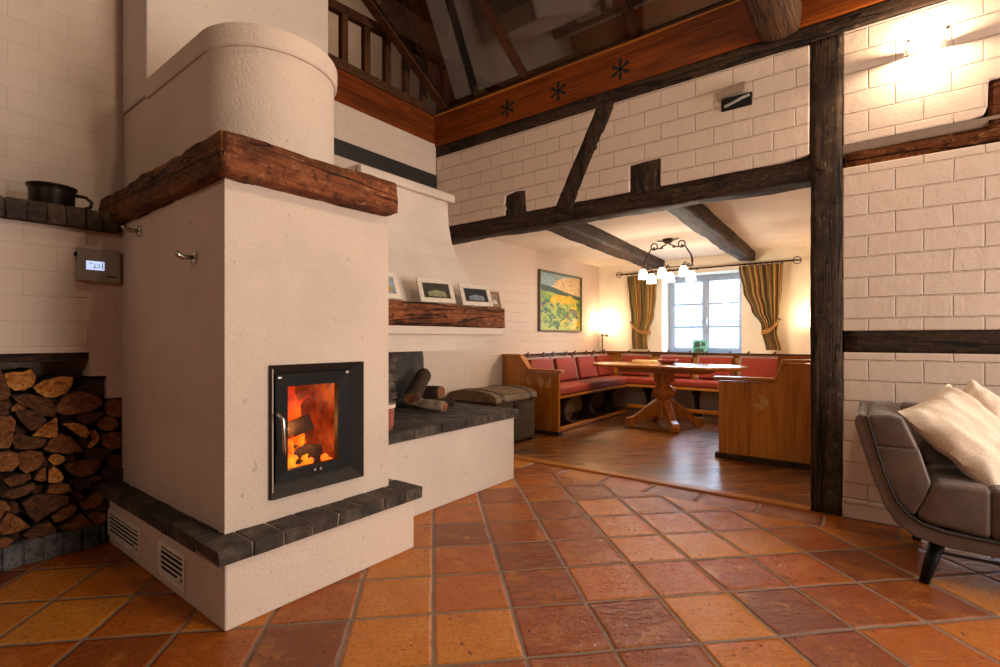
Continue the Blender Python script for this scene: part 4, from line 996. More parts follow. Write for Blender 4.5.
for x in (-3.26, -.82):
    m = MB()
    for tlt in (0, PI / 2):
        m.tube([(x + .045 * math.cos(a), 7.40 + .045 * math.sin(a) * math.sin(tlt), 2.118 + .045 * math.sin(a) * math.cos(tlt)) for a in [2 * PI * k / 14 for k in range(15)]], .006, 6, False)
    m.build('ring_finial', M['iron'], r_, smooth=True)
for x in (-3.1, -2.1, -1.0):
    m = MB(); m.tube([(x, 7.40, 2.118), (x, YW, 2.118)], .007, 6); m.build('rod_bracket', M['iron'], r_)
for k in range(8):
    for x0 in (-3.12, -1.50):
        x = x0 + .066 * k; m = MB(); m.tube([(x, 7.40 + .018 * math.cos(a), 2.112 + .020 * math.sin(a)) for a in [2 * PI * q / 10 for q in range(11)]], .003, 5, False); m.build('curtain_ring', M['iron'], r_)

# painting
r_ = thing('landscape_painting', 'framed landscape painting with yellow field on the white brick wall', 'painting', (XL, 6.29, 1.21))
m = MB(); py0, py1, pz0, pz1 = 5.69, 6.90, 1.21, 2.055
for (a, b, c, d) in ((py0, py1, pz0, pz0 + .022), (py0, py1, pz1 - .022, pz1), (py0, py0 + .022, pz0, pz1), (py1 - .022, py1, pz0, pz1)): m.box(XL + .002, XL + .045, a, b, c, d)
m.build('frame', plain('grey_green_frame', '6b6450', .5), r_, bevel=.003)
cols = ['8fa6a8', 'd9b888', '3a5548', 'd8b22a', '7f9a38', '2f5a3c', '6a4f52', 'a8b04c', '4a7440']
def pm(i):
    t = NT('paint_%s' % ('sky', 'warm_sky', 'hills', 'rape_field', 'meadow', 'bushes', 'barn', 'grass', 'hedge')[i]); n = t.noise(t.pos(), 16, 4, .6, 1.5)
    c = srgb(cols[i]); return t.done(t.mix(t.smooth(n, .3, .7), tuple(k * .72 for k in c[:3]) + (1,), tuple(min(1, k * 1.25) for k in c[:3]) + (1,)), .5, t.bump(n, .2, .002))
m = MB()
Wd, Hd = py1 - py0 - .044, pz1 - pz0 - .044
def poly(i, pts, lay):
    m.mi = i; m.prism([(XL + .012 + lay * .0006, py0 + .022 + u * Wd, pz0 + .022 + v * Hd) for u, v in pts], (.0005, 0, 0))
poly(0, [(0, .7), (1, .6), (1, 1), (0, 1)], 0)
poly(1, [(.25, .76), (.5, .70), (1, .62), (1, 1), (.6, .97), (.4, .88)], 1)
poly(7, [(0, 0), (1, 0), (1, .64), (0, .72)], 1)
poly(2, [(0, .68), (.3, .66), (.7, .60), (1, .58), (1, .64), (.6, .70), (.3, .76), (0, .79)], 2)
poly(3, [(.25, .52), (.55, .47), (.85, .50), (.92, .56), (.7, .62), (.45, .64), (.28, .60)], 3)
poly(4, [(0, .42), (.2, .5), (.24, .62), (.1, .68), (0, .66)], 3)
poly(5, [(.12, .42), (.25, .34), (.38, .22), (.5, .06), (.42, .0), (.3, .1), (.2, .24), (.1, .34)], 3)
poly(8, [(.42, .42), (.6, .38), (.62, .2), (.5, .14), (.4, .28)], 3)
poly(6, [(.62, .34), (.78, .42), (.92, .36), (.94, .24), (.76, .16), (.64, .22)], 4)
poly(3, [(.76, .02), (1, .04), (1, .2), (.9, .16)], 4)
poly(5, [(.9, .38), (1, .46), (1, .56), (.95, .52)], 4)
poly(6, [(.04, .44), (.14, .52), (.16, .44), (.08, .38)], 4)
rd = random.Random(12)
for k in range(150):
    u, v = rd.uniform(.02, .98), rd.uniform(.02, .62)
    i = rd.choice([4, 4, 7, 7, 5, 8, 8, 3]) if not (.28 < u < .9 and .48 < v) else 3
    r1, r2, a0 = rd.uniform(.02, .07), rd.uniform(.012, .03), rd.uniform(-.9, .9)
    q = []
    for w_ in range(6):
        a = 2 * PI * w_ / 6; x, y = r1 * math.cos(a), r2 * math.sin(a)
        q.append((min(.995, max(.005, u + x * math.cos(a0) - y * math.sin(a0))), min(.66, max(.005, v + x * math.sin(a0) + y * math.cos(a0)))))
    poly(i, q, 5 + k * .02)
for k in range(26):
    u, v = rd.uniform(.05, .95), rd.uniform(.78, .97); i = 1 if u > .35 else 0
    poly(i, [(u - .05, v), (u, v - .015), (u + .05, v), (u, v + .015)], 5 + k * .02)
m.build('canvas', [pm(i) for i in range(9)], r_)

# ------------------------------------------------------------------ corner bench
root = thing('corner_bench', 'honey coloured wooden corner bench around three sides of the dining room', 'bench', (-2.1, 6.4, 0))
def endp(pts, name='end_panel'):
    m = MB(); m.prism([(x, 4.885, z) for x, z in pts], (0, .04, 0)); return m.build(name, M['honey_z'], root, bevel=.004)
pl = endp([(XL + .01, .02), (-2.885, .02), (-2.885, .705), (-3.29, .715), (-3.41, .885), (XL + .01, .885)])
pr_ = endp([(-.43, .02), (-1.17, .02), (-1.17, .715), (-.70, .722), (-.645, .89), (-.43, .89)])
for (a, b, pp) in (([(-2.84, .73), (-3.30, .738)], 4.86, pl), ([(-3.29, .735), (-3.425, .905)], 4.865, pl), ([(-3.40, .903), (XL + .01, .903)], 4.86, pl),
                   ([(-1.215, .738), (-.70, .745)], 4.86, pr_), ([(-.705, .742), (-.638, .908)], 4.865, pr_), ([(-.655, .908), (-.43, .912)], 4.86, pr_)):
    m = MB(); (xa, za), (xb, zb) = a; d = Vector((xb - xa, 0, zb - za)).normalized(); n_ = Vector((-d.z, 0, d.x)) * .014
    p0, p1 = Vector((xa, b, za)), Vector((xb, b, zb)); m.prism([p0 - n_, p1 - n_, p1 + n_, p0 + n_], (0, .095, 0)); m.build('cap_rail', M['honey_x'], pp, bevel=.004)
m = MB(); m.box(-1.2, -.43, 4.865, 4.94, 0, .05); m.build('foot', M['oak_dark_x'], pr_, bevel=.005)
m = MB(); m.box(XL + .02, -2.87, 4.865, 4.94, 0, .04); m.build('foot', M['oak_dark_x'], pl, bevel=.005)
lf = plain('leaf_inlay', 'b98a4a', .5)
def leaf(cx, cz, s, rot, pp):
    m = MB(); pts = [(0, -.5), (.28, -.2), (.3, .1), (.12, .35), (0, .6), (-.12, .3), (-.22, 0), (-.18, -.3)]
    q = [(cx + s * (x * math.cos(rot) - z * math.sin(rot)), 4.885, cz + s * (x * math.sin(rot) + z * math.cos(rot))) for x, z in pts]
    m.prism(q, (0, -.004, 0)); m.build('carved_leaf', lf, pp)
leaf(-.80, .55, .12, .6, pr_); leaf(-.84, .50, .10, 1.3, pr_)
leaf(-3.13, .60, .15, .25, pl); leaf(-3.02, .585, .13, -.5, pl); leaf(-3.30, .60, .11, .5, pl)
# seats, backs, rails
m = MB(); m.box(-3.47, -2.96, 4.93, 7.5, .395, .43); m.build('seat_board', M['honey_y'], root, bevel=.004)
m = MB(); m.box(-2.96, -1.15, 7.0, 7.5, .395, .43); m.build('seat_board', M['honey_x'], root, bevel=.004)
m = MB(); m.box(-1.15, -.5, 4.93, 7.5, .395, .43); m.build('seat_board', M['honey_y'], root, bevel=.004)
m = MB(); m.prism([(-3.47, 4.93, .43), (-3.44, 4.93, .43), (-3.53, 4.93, .87), (-3.56, 4.93, .87)], (0, 2.55, 0)); m.build('back_board', M['honey_y'], root)
m = MB(); m.prism([(-3.5, 7.49, .43), (-3.5, 7.46, .43), (-3.5, 7.50, .87), (-3.5, 7.53, .87)], (3.0, 0, 0)); m.build('back_board', M['honey_x'], root)
m = MB(); m.prism([(-.55, 4.93, .43), (-.52, 4.93, .43), (-.46, 4.93, .87), (-.49, 4.93, .87)], (0, 2.55, 0)); m.build('back_board', M['honey_y'], root)
m = MB(); m.box(XL + .01, -3.50, 4.93, 7.55, .87, .897); m.build('top_rail', M['honey_y'], root, bevel=.006)
m = MB(); m.box(-3.50, -.46, 7.45, 7.56, .862, .889); m.build('top_rail', M['honey_x'], root, bevel=.006)
m = MB(); m.box(-.50, -.40, 4.93, 7.45, .862, .889); m.build('top_rail', M['honey_y'], root, bevel=.006)
m = MB(); m.tube([(-3.475, 4.95, .905), (-3.475, 7.42, .897), (-.56, 7.42, .893)], .011, 8); m.build('hanging_rod', M['iron'], root)
def trestle(x, y, alongx):
    m = MB(); pts = [(-.22, 0), (-.12, 0), (-.05, .12), (-.03, .2), (-.06, .28), (-.16, .40), (.16, .40), (.06, .28), (.03, .2), (.05, .12), (.12, 0), (.22, 0), (.2, .04), (-.2, .04)]
    pts = [(-.22, 0), (.22, 0), (.2, .05), (.09, .1), (.05, .2), (.08, .30), (.2, .395), (-.2, .395), (-.08, .30), (-.05, .2), (-.09, .1), (-.2, .05)]
    if alongx: m.prism([(x + a, y, z) for a, z in pts], (0, .04, 0))
    else: m.prism([(x, y + a, z) for a, z in pts], (.04, 0, 0))
    m.build('trestle_leg', M['oak_dark_z'], root, bevel=.004)
for y in (5.45, 6.15, 6.85): trestle(-3.2, y, True)
for x in (-2.75, -2.05, -1.45): trestle(x, 7.25, False)
for y in (5.6, 6.6): trestle(-.84, y, True)
m = MB(); m.box(-3.02, -2.97, 4.93, 7.0, .01, .05); m.build('foot_rail', M['honey_y'], root, bevel=.006)
m = MB(); m.box(-2.97, -1.2, 7.02, 7.07, .08, .13); m.build('foot_rail', M['honey_x'], root, bevel=.006)
def cushion(name, x0, x1, y0, y1, z0, z1, lab):
    m = MB(); m.box(x0, x1, y0, y1, z0, z1); return tag(m.build(name, M['red_fabric'], bevel=.028, seg=4, smooth=True), lab, 'cushion', 'red seat cushions on the corner bench')
cushion('seat_cushion', -3.44, -2.945, 4.96, 7.0, .431, .53, 'long red seat cushion on the bench arm along the painting wall')
cushion('seat_cushion', -3.44, -1.16, 7.0, 7.46, .431, .525, 'long red seat cushion on the bench under the dining window')
cushion('seat_cushion', -1.13, -.56, 4.96, 6.98, .431, .52, 'red seat cushion on the short bench arm behind the right end panel')
def back_cushion(p, u, lab, w=.50, h=.31):
    """p: lower left corner, u: direction along the back; leans against the board"""
    u = Vector(u).normalized(); n_ = Vector((u.y, -u.x, 0)); lean = .22
    up = (Vector((0, 0, 1)) - n_ * lean).normalized(); o_ = u.cross(up)
    if o_.dot(n_) < 0: o_ = -o_
    P = Vector(p); r_ = thing('back_cushion', lab, 'cushion', P + u * (w / 2), 0, 'red back cushions tied to the bench rail')
    m = MB(); q = [P + u * a + up * b for a, b in ((0, 0), (w, 0), (w, h), (0, h))]
    m.prism(q, o_ * .07); m.build('pad', M['red_fabric'], r_, bevel=.022, seg=3, smooth=True)
    m = MB(); q = [P + u * a + up * b - o_ * .012 for a, b in ((-.035, .0), (w + .0, .0), (w, h + .03), (-.035, h + .03))]
    m.prism(q, o_ * .03); m.build('back_cover', M['cushion_side'], r_, bevel=.008, seg=2)
    for f in (.14, .86):
        m = MB(); a = P + u * (w * f) + up * (h + .01)
        m.tube([a, a + Vector((0, 0, .03)) - n_ * .02, a + Vector((0, 0, .055)) - n_ * .035, a + Vector((0, 0, .085)) + u * .03 - n_ * .02], [.010, .014, .018, .008], 6); m.build('tie', M['red_tie'], r_)
M['red_tie'] = plain('dark_red_tie', '5a241c', .7)
for i, y in enumerate((5.02, 5.62, 6.22, 6.82)):
    back_cushion((-3.36, y, .535), (0, 1, 0), ('red back cushion nearest the carved end panel on the painting side', 'second red back cushion from the end panel on the painting side', 'third red back cushion from the end panel on the painting side', 'red back cushion in the corner below the standing lamp')[i])
for i, x in enumerate((-3.20, -2.58, -2.03, -1.48)):
    back_cushion((x, 7.38, .53), (1, 0, 0), ('red back cushion under the left curtain', 'red back cushion behind the table pedestal, left of the window middle', 'red back cushion directly under the small green card', 'red back cushion under the right-hand curtain')[i], .44, .31)

# ------------------------------------------------------------------ dining table
root = thing('dining_table', 'honey wooden dining table with elongated top on a turned pedestal', 'table', (-2.13, 6.2, 0))
TC = Vector((-2.13, 6.2, 0))
m = MB()
out = [(-.94, -.12), (-.80, -.33), (-.66, -.40), (.66, -.40), (.80, -.33), (.94, -.12), (.94, .12), (.80, .33), (.66, .40), (-.66, .40), (-.80, .33), (-.94, .12)]
m.prism([(TC.x + a, TC.y + b, .742) for a, b in out], (0, 0, .040)); m.build('tabletop', M['table_x'] if 'table_x' in M else M['honey_x'], root, bevel=.012, seg=3)
m = MB(); m.prism([(TC.x + a * .62, TC.y + b * .8, .69) for a, b in out], (0, 0, .052)); m.build('apron', M['honey_x'], root, bevel=.004)
m = MB(); m.box(TC.x - .1, TC.x + .1, TC.y - .1, TC.y + .1, .56, .69); m.build('block', M['honey_z'], root, bevel=.01)
m = MB(); m.lathe([(.095, .56), (.085, .545), (.075, .53), (.09, .515), (.135, .47), (.145, .43), (.13, .385), (.09, .35), (.07, .335), (.085, .32), (.09, .30), (.075, .28), (.075, .20), (.085, .13), (.09, .12), (.06, .10), (.0, .10)], TC, 28); m.build('turned_column', M['honey_z'], root, smooth=True)
for a in (R(215), R(305), R(35), R(125)):
    m = MB(); d = Vector((math.cos(a), math.sin(a), 0)); s_ = Vector((-d.y, d.x, 0)) * .042
    prof = [(.05, .36), (.12, .33), (.2, .27), (.3, .19), (.38, .13), (.43, .115), (.47, .11), (.495, .07), (.48, .02), (.44, .0), (.385, .0), (.36, .03), (.34, .06), (.28, .085), (.20, .11), (.12, .13), (.05, .15)]
    m.prism([TC + d * q + Vector((0, 0, z)) - s_ for q, z in prof], s_ * 2); m.build('leg', M['honey_z'], root, bevel=.008)
m = MB(); m.box(-2.62, -2.30, 6.36, 6.52, .783, .82); tag(m.build('wooden_tray', M['pale_wood'] if 'pale_wood' in M else M['honey_x'], bevel=.006), 'pale wooden tray lying on the dining table', 'tray')
m = MB(); m.lathe([(.06, 0), (.09, .01), (.13, .045), (.135, .055), (.125, .055), (.085, .02), (0, .015)], (-2.12, 6.30, .783), 24); tag(m.build('bowl', plain('dark_red_bowl', '6a2a1e', .4), smooth=True), 'dark red bowl on the dining table beside the pale tray', 'bowl')

# card in a turquoise frame on the sill
r_ = thing('framed_card', 'small turquoise framed card standing on the dining window sill', 'card', (-2.07, 7.55, .875))
m = MB(); m.prism([(-2.165, 7.52, .876), (-1.965, 7.52, .876), (-1.965, 7.55, 1.086), (-2.165, 7.55, 1.086)], (0, .012, 0)); m.build('card_frame', plain('turquoise_card', '4fae9c', .4), r_)
m = MB()
for (a, b, c, d) in ((-2.145, -2.06, .98, 1.06), (-2.05, -1.985, 1.0, 1.05), (-2.14, -2.0, .90, .96)):
    m.prism([(a, 7.519 + (c - .876) * .143, c), (b, 7.519 + (c - .876) * .143, c), (b - .01, 7.519 + (d - .876) * .143, d), (a + .012, 7.519 + (d - .876) * .143, d)], (0, -.002, 0))
m.build('card_print', plain('dark_green_print', '1e4438', .5), r_)

# ------------------------------------------------------------------ chest
root = thing('chest', 'old wooden chest with domed lid between the fireplace and the bench', 'chest', (-3.32, 4.25, 0))
cx0, cx1, cy0, cy1 = -3.66, -2.985, 3.86, 4.60
m = MB(); m.box(cx0 + .02, cx1 - .02, cy0 + .02, cy1 - .02, .03, .46); m.build('chest_body', M['chest_dark'], root, bevel=.008)
def dome(g, e, y0, y1, z=.46):
    pts = [(cx0 - g, z)]
    n = 12
    for k in range(n + 1):
        a = PI - PI * k / n; pts.append(((cx0 + cx1) / 2 + (.335 + g) * math.cos(a), z + .03 + (.085 + e) * math.sin(a) ** .8))
    pts.append((cx1 + g, z)); m = MB(); m.prism([(x, y0, zz) for x, zz in pts], (0, y1 - y0, 0)); return m
dome(0, 0, cy0, cy1).build('lid', M['chest_wood'], root, bevel=.005)
for y in (cy0 + .10, cy1 - .14):
    dome(.004, .006, y, y + .045).build('iron_strap', M['iron'], root)
m = MB(); m.box(cx1 - .022, cx1 - .008, 4.18, 4.27, .30, .44); m.build('lock_plate', M['iron'], root, bevel=.003)
for (x, y) in ((cx1 - .05, cy0 + .05), (cx1 - .05, cy1 - .05), (cx0 + .05, cy0 + .05), (cx0 + .05, cy1 - .05)):
    m = MB(); m.box(x - .04, x + .04, y - .04, y + .04, 0, .035); m.build('foot', M['chest_dark'], root)

# ------------------------------------------------------------------ chandelier
root = thing('chandelier', 'wrought iron chandelier with six frosted bell shades above the dining table', 'chandelier', (-2.0, 5.95, 2.30))
m = MB(); m.lathe([(.0, 0), (.06, 0), (.065, -.02), (.04, -.05), (.02, -.06), (.0, -.06)], (-2.0, 5.95, 2.30), 16); m.build('ceiling_rose', M['iron'], root, smooth=True)
for sx in (-1, 1):
    pts = []
    for k in range(15):
        f = k / 14; a = 2 * PI * f * .8
        pts.append((-2.0 + sx * (.02 + .16 * f + .035 * math.sin(a * 2)), 5.95, 2.235 - .055 * math.sin(PI * f * 1.2) + .05 * f * math.sin(a)))
    m = MB(); m.tube(pts, .009, 6)
    m.tube([(-2.0 + sx * (.165 + .04 * math.cos(a)), 5.95, 2.225 + .04 * math.sin(a)) for a in [2 * PI * k / 12 for k in range(13)]], .008, 6, False)
    m.tube([(-2.0 + sx * .03, 5.95, 2.27), (-2.0 + sx * .09, 5.95, 2.285), (-2.0 + sx * .13, 5.95, 2.29)], .007, 6)
    m.build('scroll', M['iron'], root, smooth=True)
    m = MB(); m.tube([(-2.0 + sx * .20, 5.95, 2.205), (-2.0 + sx * .27, 5.95, 2.09), (-2.0 + sx * .285, 5.95, 2.03), (-2.0 + sx * .285, 5.95, 1.95)], [.008, .010, .012, .010], 6); m.build('hanger', M['iron'], root, smooth=True)
m = MB(); m.tube([(-2.30, 5.95, 1.955), (-1.70, 5.95, 1.955)], .011, 8); m.build('cross_bar', M['iron'], root)
sh = NT('frosted_shade'); shade_m = sh.done(srgb('fff0d8'), .4, Emission_Color=srgb('ffe9c4'), Emission_Strength=5.0)
SH = []
for x in (-2.25, -2.02, -1.77):
    for (dy, z) in ((-.14, 1.96), (.14, 1.935)):
        arm = MB(); y = 5.95 + dy
        arm.tube([(x, 5.95, 1.955), (x, 5.95 + dy * .4, 1.995), (x, 5.95 + dy * .8, 1.99), (x, y, z)], [.008, .008, .007, .007], 6)
        arm.lathe([(.022, 0), (.024, -.012), (.018, -.02), (.0, -.02)], (x, y, z), 12)
        a_ = arm.build('lamp_arm', M['iron'], root, smooth=True)
        s2 = MB(); s2.lathe([(.018, -.015), (.034, -.03), (.048, -.065), (.054, -.10), (.058, -.135), (.052, -.135), (.046, -.09), (.03, -.035), (.0, -.03)], (x, y, z), 20); s2.build('glass_shade', shade_m, root, smooth=True)
        SH.append((x, y, z - .17))
# corner lamps
def stem_lamp(x, y, z0, lab):
    r_ = thing('wall_lamp', lab, 'lamp', (x, y, z0))
    m = MB(); m.lathe([(.05, 0), (.05, .012), (.012, .02), (.0, .02)], (x, y, z0), 16); m.build('base', M['iron'], r_)
    m = MB(); m.tube([(x, y, z0 + .01), (x, y, z0 + .30)], .010, 8); m.tube([(x - .02, y, z0 + .26), (x + .09, y - .03, z0 + .255)], .008, 8); m.box(x + .08, x + .11, y - .045, y - .015, z0 + .24, z0 + .275); m.build('stem', M['iron'], r_)
    m = MB(); m.lathe([(.012, .30), (.035, .315), (.055, .36), (.06, .40), (.052, .40), (.03, .32), (.0, .315)], (x, y, z0), 20); m.build('lamp_shade', shade_m, r_, smooth=True)
stem_lamp(-3.56, 7.42, .897, 'lamp with dark stem glowing in the dining room corner')
r_ = thing('wall_lamp', 'glowing wall lamp at the right edge of the dining window wall', 'lamp', (-.63, YW, 1.25))
m = MB(); m.lathe([(.035, 0), (.035, -.012), (.01, -.02), (.01, -.08), (.0, -.08)], (-.63, YW, 1.25), 14, 'y'); m.build('wall_plate', M['iron'], r_)
m = MB(); m.lathe([(.05, -.02), (.065, .02), (.06, .08), (.054, .08), (.05, .0), (.0, -.01)], (-.63, YW - .09, 1.25), 18); m.build('lamp_shade', shade_m, r_, smooth=True)

# ------------------------------------------------------------------ fittings on the timber wall
r_ = thing('halogen_lamp', 'slim halogen wall lamp glowing on the white brick above the brown rail', 'lamp', (.214, YT - .012, 2.76))
m = MB(); m.box(.145, .285, YT - .03, YT - .012, 2.742, 2.772); m.build('back_plate', M['white_metal'], r_, bevel=.004)
for x in (.128, .284): m = MB(); m.box(x, x + .018, YT - .10, YT - .03, 2.742, 2.772); m.build('lamp_holder', M['white_metal'], r_, bevel=.003)
m = MB(); m.tube([(.146, YT - .085, 2.757), (.284, YT - .085, 2.757)], .006, 8); m.build('halogen_tube', emit('halogen_glow', 'fff2d8', 60), r_)
for (x, z) in ((.145, 2.83), (.315, 2.845)):
    m = MB(); m.lathe([(.009, 0), (.009, -.004), (.004, -.006), (.0, -.006)], (x, YT - .012, z), 10, 'y'); tag(m.build('wall_plug', M['dark']), 'small dark drill hole above the halogen lamp', 'hole', 'drill holes above the halogen lamp')
r_ = thing('wall_socket_box', 'black wall box with pale bracket in the brick above the lintel', 'box', (-.79, YT - .012, 2.77))
m = MB(); m.box(-.872, -.678, YT - .028, YT - .0, 2.700, 2.785); m.build('box_frame', M['black'], r_, bevel=.004)
m = MB(); m.tube([(-.85, YT - .03, 2.725), (-.80, YT - .036, 2.735), (-.74, YT - .034, 2.755), (-.69, YT - .03, 2.765)], .010, 6); m.build('cable', M['grey_box'], r_)
m = MB(); m.prism([(-.905, YT - .012, 2.838), (-.715, YT - .012, 2.855), (-.715, YT - .055, 2.852), (-.905, YT - .055, 2.82)], (0, 0, .006)); m.prism([(-.905, YT - .055, 2.785), (-.715, YT - .055, 2.800), (-.715, YT - .055, 2.857), (-.905, YT - .055, 2.825)], (0, .004, 0)); m.build('bracket', plain('tan_metal', '8a7464', .5), r_, bevel=.002)

# ------------------------------------------------------------------ sofa
root = thing('sofa', 'brown grey velour sofa with flared arm standing against the white brick wall', 'sofa', (.95, 3.25, 0))
O = [(-.060, .744), (-.080, .734), (-.088, .705), (-.060, .60), (-.022, .463), (.026, .325), (.068, .255), (.135, .207), (.23, .186), (.40, .182)]
I = [(-.042, .738), (-.034, .72), (-.026, .69), (-.004, .60), (.026, .48), (.070, .36), (.112, .305), (.165, .270), (.24, .252), (.40, .246)]
YF, YB = 2.905, 3.62
mir = lambda p: (1.9 - p[0], p[1])
o_all = O + [mir(p) for p in O[::-1]]; i_all = I + [mir(p) for p in I[::-1]]
m = MB(); m.loft([[(x, YF, z) for x, z in o_all + i_all[::-1]], [(x, YB, z) for x, z in o_all + i_all[::-1]]]); m.build('shell', M['sofa'], root, bevel=.012, seg=3, smooth=False)
m = MB(); m.tube([(x, YF - .002, z) for x, z in i_all], .0045, 6); m.build('piping', M['sofa_dark'], root)
def arm(side, name, pts, y0=YF + .01, y1=YB - .02):
    q = pts if side > 0 else [mir(p) for p in pts]
    m = MB(); m.prism([(x, y0, z) for x, z in q], (0, y1 - y0, 0)); m.build(name, M['sofa'], root, bevel=.028, seg=4, smooth=True)
up_ = [(-.024, .60), (-.028, .69), (-.045, .725), (-.02, .742), (.05, .748), (.095, .735), (.122, .67), (.150, .60)]
lo_ = [(-.022, .60), (.010, .50), (.030, .458), (.072, .36), (.112, .309), (.135, .30), (.172, .38), (.192, .455), (.152, .60)]
for s_ in (1, -1): arm(s_, 'arm_pad', up_); arm(s_, 'arm_pad', lo_)
for (a, b) in ((.135, .386), (.386, .95), (.95, 1.514), (1.514, 1.765)):
    m = MB()
    if a < .2: q = [(.140, .30), (.18, .275), (.386, .252), (.386, .466), (.21, .462), (.178, .40)]
    elif b > 1.7: q = [mir(p) for p in [(.140, .30), (.18, .275), (.386, .252), (.386, .466), (.21, .462), (.178, .40)]]
    else: q = [(a, .25), (b, .25), (b, .468), (a, .468)]
    m.prism([(x, YF + .005, z) for x, z in q], (0, .50, 0)); m.build('seat_pad', M['sofa'], root, bevel=.022, seg=4, smooth=True)
for (a, b) in ((.10, .52), (.52, .95), (.95, 1.38), (1.38, 1.80)):
    m = MB(); m.prism([(a, 3.36, .44), (a, 3.60, .44), (a, 3.63, .748), (a, 3.47, .748)], (b - a, 0, 0)); m.build('back_pad', M['sofa'], root, bevel=.03, seg=4, smooth=True)
m = MB(); m.box(.08, 1.82, 3.50, 3.62, .25, .70); m.build('back_frame', M['sofa_dark'], root)
for (a, b) in (((.225, 3.0, .20), (.167, 2.935, 0)), ((.225, 3.5, .20), (.17, 3.55, 0)), ((1.675, 3.0, .20), (1.733, 2.935, 0)), ((1.675, 3.5, .20), (1.73, 3.55, 0))):
    m = MB(); m.tube([a, b], [.032, .018], 12); m.build('leg', M['black'], root, smooth=True)
m = MB(); m.tube([(.208, 2.985, .135), (1.69, 2.985, .135)], .007, 8); m.build('stretcher', M['stove_frame'], root)

def pillow(name, A, B, D, thick, lab, sd):
    A, B, D = Vector(A), Vector(B), Vector(D); C = B + D - A; c = (A + C) / 2
    u = (B - A); v = (D - A); n_ = u.cross(v).normalized()
    if n_.z < 0: n_ = -n_
    N = 22; me = bpy.data.meshes.new(name); vs, fs = [], []
    for s_ in (1, -1):
        for j in range(N + 1):
            for i in range(N + 1):
                a, b = i / N * 2 - 1, j / N * 2 - 1
                pin = 1 - .07 * (1 - abs(a)) * abs(b) ** 3 - 0
                pa = a * (1 - .075 * (1 - b * b) * abs(a) ** 2); pb = b * (1 - .075 * (1 - a * a) * abs(b) ** 2)
                h = thick * ((1 - a * a) * (1 - b * b)) ** .42
                w = noise.noise(Vector((a * 2.2 + sd, b * 2.2, s_))) * .034 * (1 - max(abs(a), abs(b)) ** 4) + noise.noise(Vector((a * 6 + sd, b * 2.5, 3 + s_))) * .014
                p = u * (pa / 2) + v * (pb / 2) + n_ * (s_ * h + w)
                vs.append(tuple(p))
    K = (N + 1) ** 2
    for s_ in (0, 1):
        for j in range(N):
            for i in range(N):
                a = s_ * K + j * (N + 1) + i; q = (a, a + 1, a + N + 2, a + N + 1); fs.append(q if s_ == 0 else q[::-1])
    bm = bmesh.new(); me.from_pydata(vs, [], fs); bm.from_mesh(me); bmesh.ops.remove_doubles(bm, verts=bm.verts, dist=.0015); bmesh.ops.recalc_face_normals(bm, faces=bm.faces); bm.to_mesh(me); bm.free()
    for f in me.polygons: f.use_smooth = True
    me.materials.append(M['linen']); o = bpy.data.objects.new(name, me); COL.objects.link(o); o.location = c
    md = o.modifiers.new('sub', 'SUBSURF'); md.levels = 1; md.render_levels = 1
    return tag(o, lab, 'pillow', 'linen pillows on the sofa')
pillow('linen_pillow', (.075, 3.03, .755), (.285, 3.36, .875), (.415, 3.00, .415), .085, 'crumpled beige linen pillow in front, leaning on the sofa seat', 1)
pillow('linen_pillow', (.375, 3.42, .905), (.66, 3.45, .70), (.20, 3.36, .60), .08, 'beige linen pillow behind the crumpled one, one corner pointing up', 5)

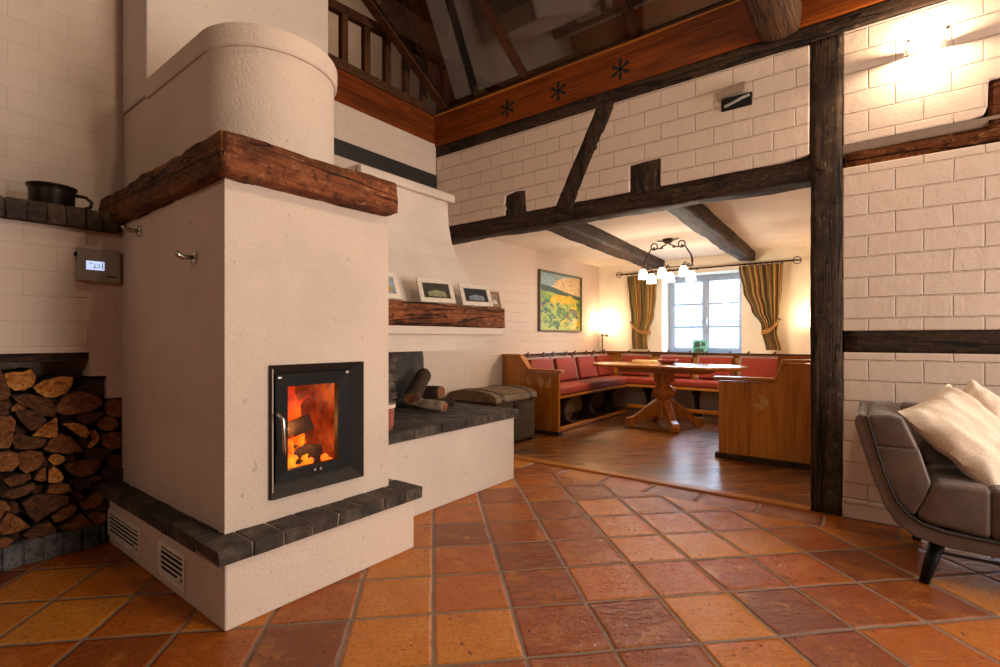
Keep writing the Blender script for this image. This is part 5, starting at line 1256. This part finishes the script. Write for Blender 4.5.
# ------------------------------------------------------------------ lights
def pt(name, loc, w, c, r=.05):
    l = bpy.data.lights.new(name, 'POINT'); l.energy = w; l.color = c; l.shadow_soft_size = r
    o = bpy.data.objects.new(name, l); COL.objects.link(o); o.location = loc; return o
def area(name, loc, rot, sx, sy, w, c):
    l = bpy.data.lights.new(name, 'AREA'); l.shape = 'RECTANGLE'; l.size = sx; l.size_y = sy; l.energy = w; l.color = c
    o = bpy.data.objects.new(name, l); COL.objects.link(o); o.location = loc; o.rotation_euler = rot; return o
WARM = (1, .74, .48); SOFT = (1, .82, .64)
pt('halogen_light', (.214, YT - .10, 2.757), 26, WARM, .012)
pt('room_fill_light', (.25, 1.35, 2.95), 62, (1, .77, .54), .10)  # added fill over the floor, kept below the tie beam; no lamp hangs here
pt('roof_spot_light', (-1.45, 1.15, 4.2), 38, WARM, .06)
pt('right_fill_light', (2.3, 2.6, 2.4), 14, SOFT, .2)  # added fill towards the stove front; no fixture at this spot
pt('front_fill_light', (-.8, -2.2, 2.7), 46, (1, .82, .64), .25)  # added fill from behind the camera for the stove side and left wall
area('east_fill_area', (3.55, 2.6, 1.25), (0, R(90), 0), 2.2, 1.7, 215, (1, .89, .79))  # added fill panel before the closed east wall, which has no door
for (x, y, z) in SH: pt('shade_light', (x, y, z), 15, (1, .83, .62), .05)
pt('corner_light', (-3.52, 7.40, 1.36), 13, (1, .72, .42), .05)
pt('right_lamp_light', (-.63, 7.46, 1.38), 13, (1, .72, .42), .05)
pt('fire_light', (-2.28, 1.24, .66), 24, (1, .38, .09), .06)
pt('loft_fill_light', (-1.5, 4.8, 4.6), 12, (1, .75, .55), .2)  # this and the next are added to brighten the loft, without fixtures
pt('loft_fill_light', (-4.5, 3.4, 4.8), 14, (1, .75, .55), .2)

w = bpy.data.worlds.new('sky'); SC.world = w; w.use_nodes = True
bg = w.node_tree.nodes['Background']; bg.inputs[0].default_value = (.52, .76, 1, 1); bg.inputs[1].default_value = 20

# ------------------------------------------------------------------ camera
cam = bpy.data.cameras.new('camera'); co = bpy.data.objects.new('camera', cam); COL.objects.link(co)
co.location = (0, 0, 1.1); co.rotation_euler = (R(90), 0, R(37.3))
cam.sensor_width = 36; cam.lens = 36 * 495 / 1000; cam.shift_y = 5.5 / 1000; cam.clip_start = .05
SC.camera = co
SC.view_settings.view_transform = 'Standard'; SC.view_settings.look = 'None'
SC.view_settings.gamma = 1; SC.view_settings.exposure = 0
SC.view_settings.use_curve_mapping = False
SC.cycles.use_denoising = True
SC.cycles.max_bounces = 10
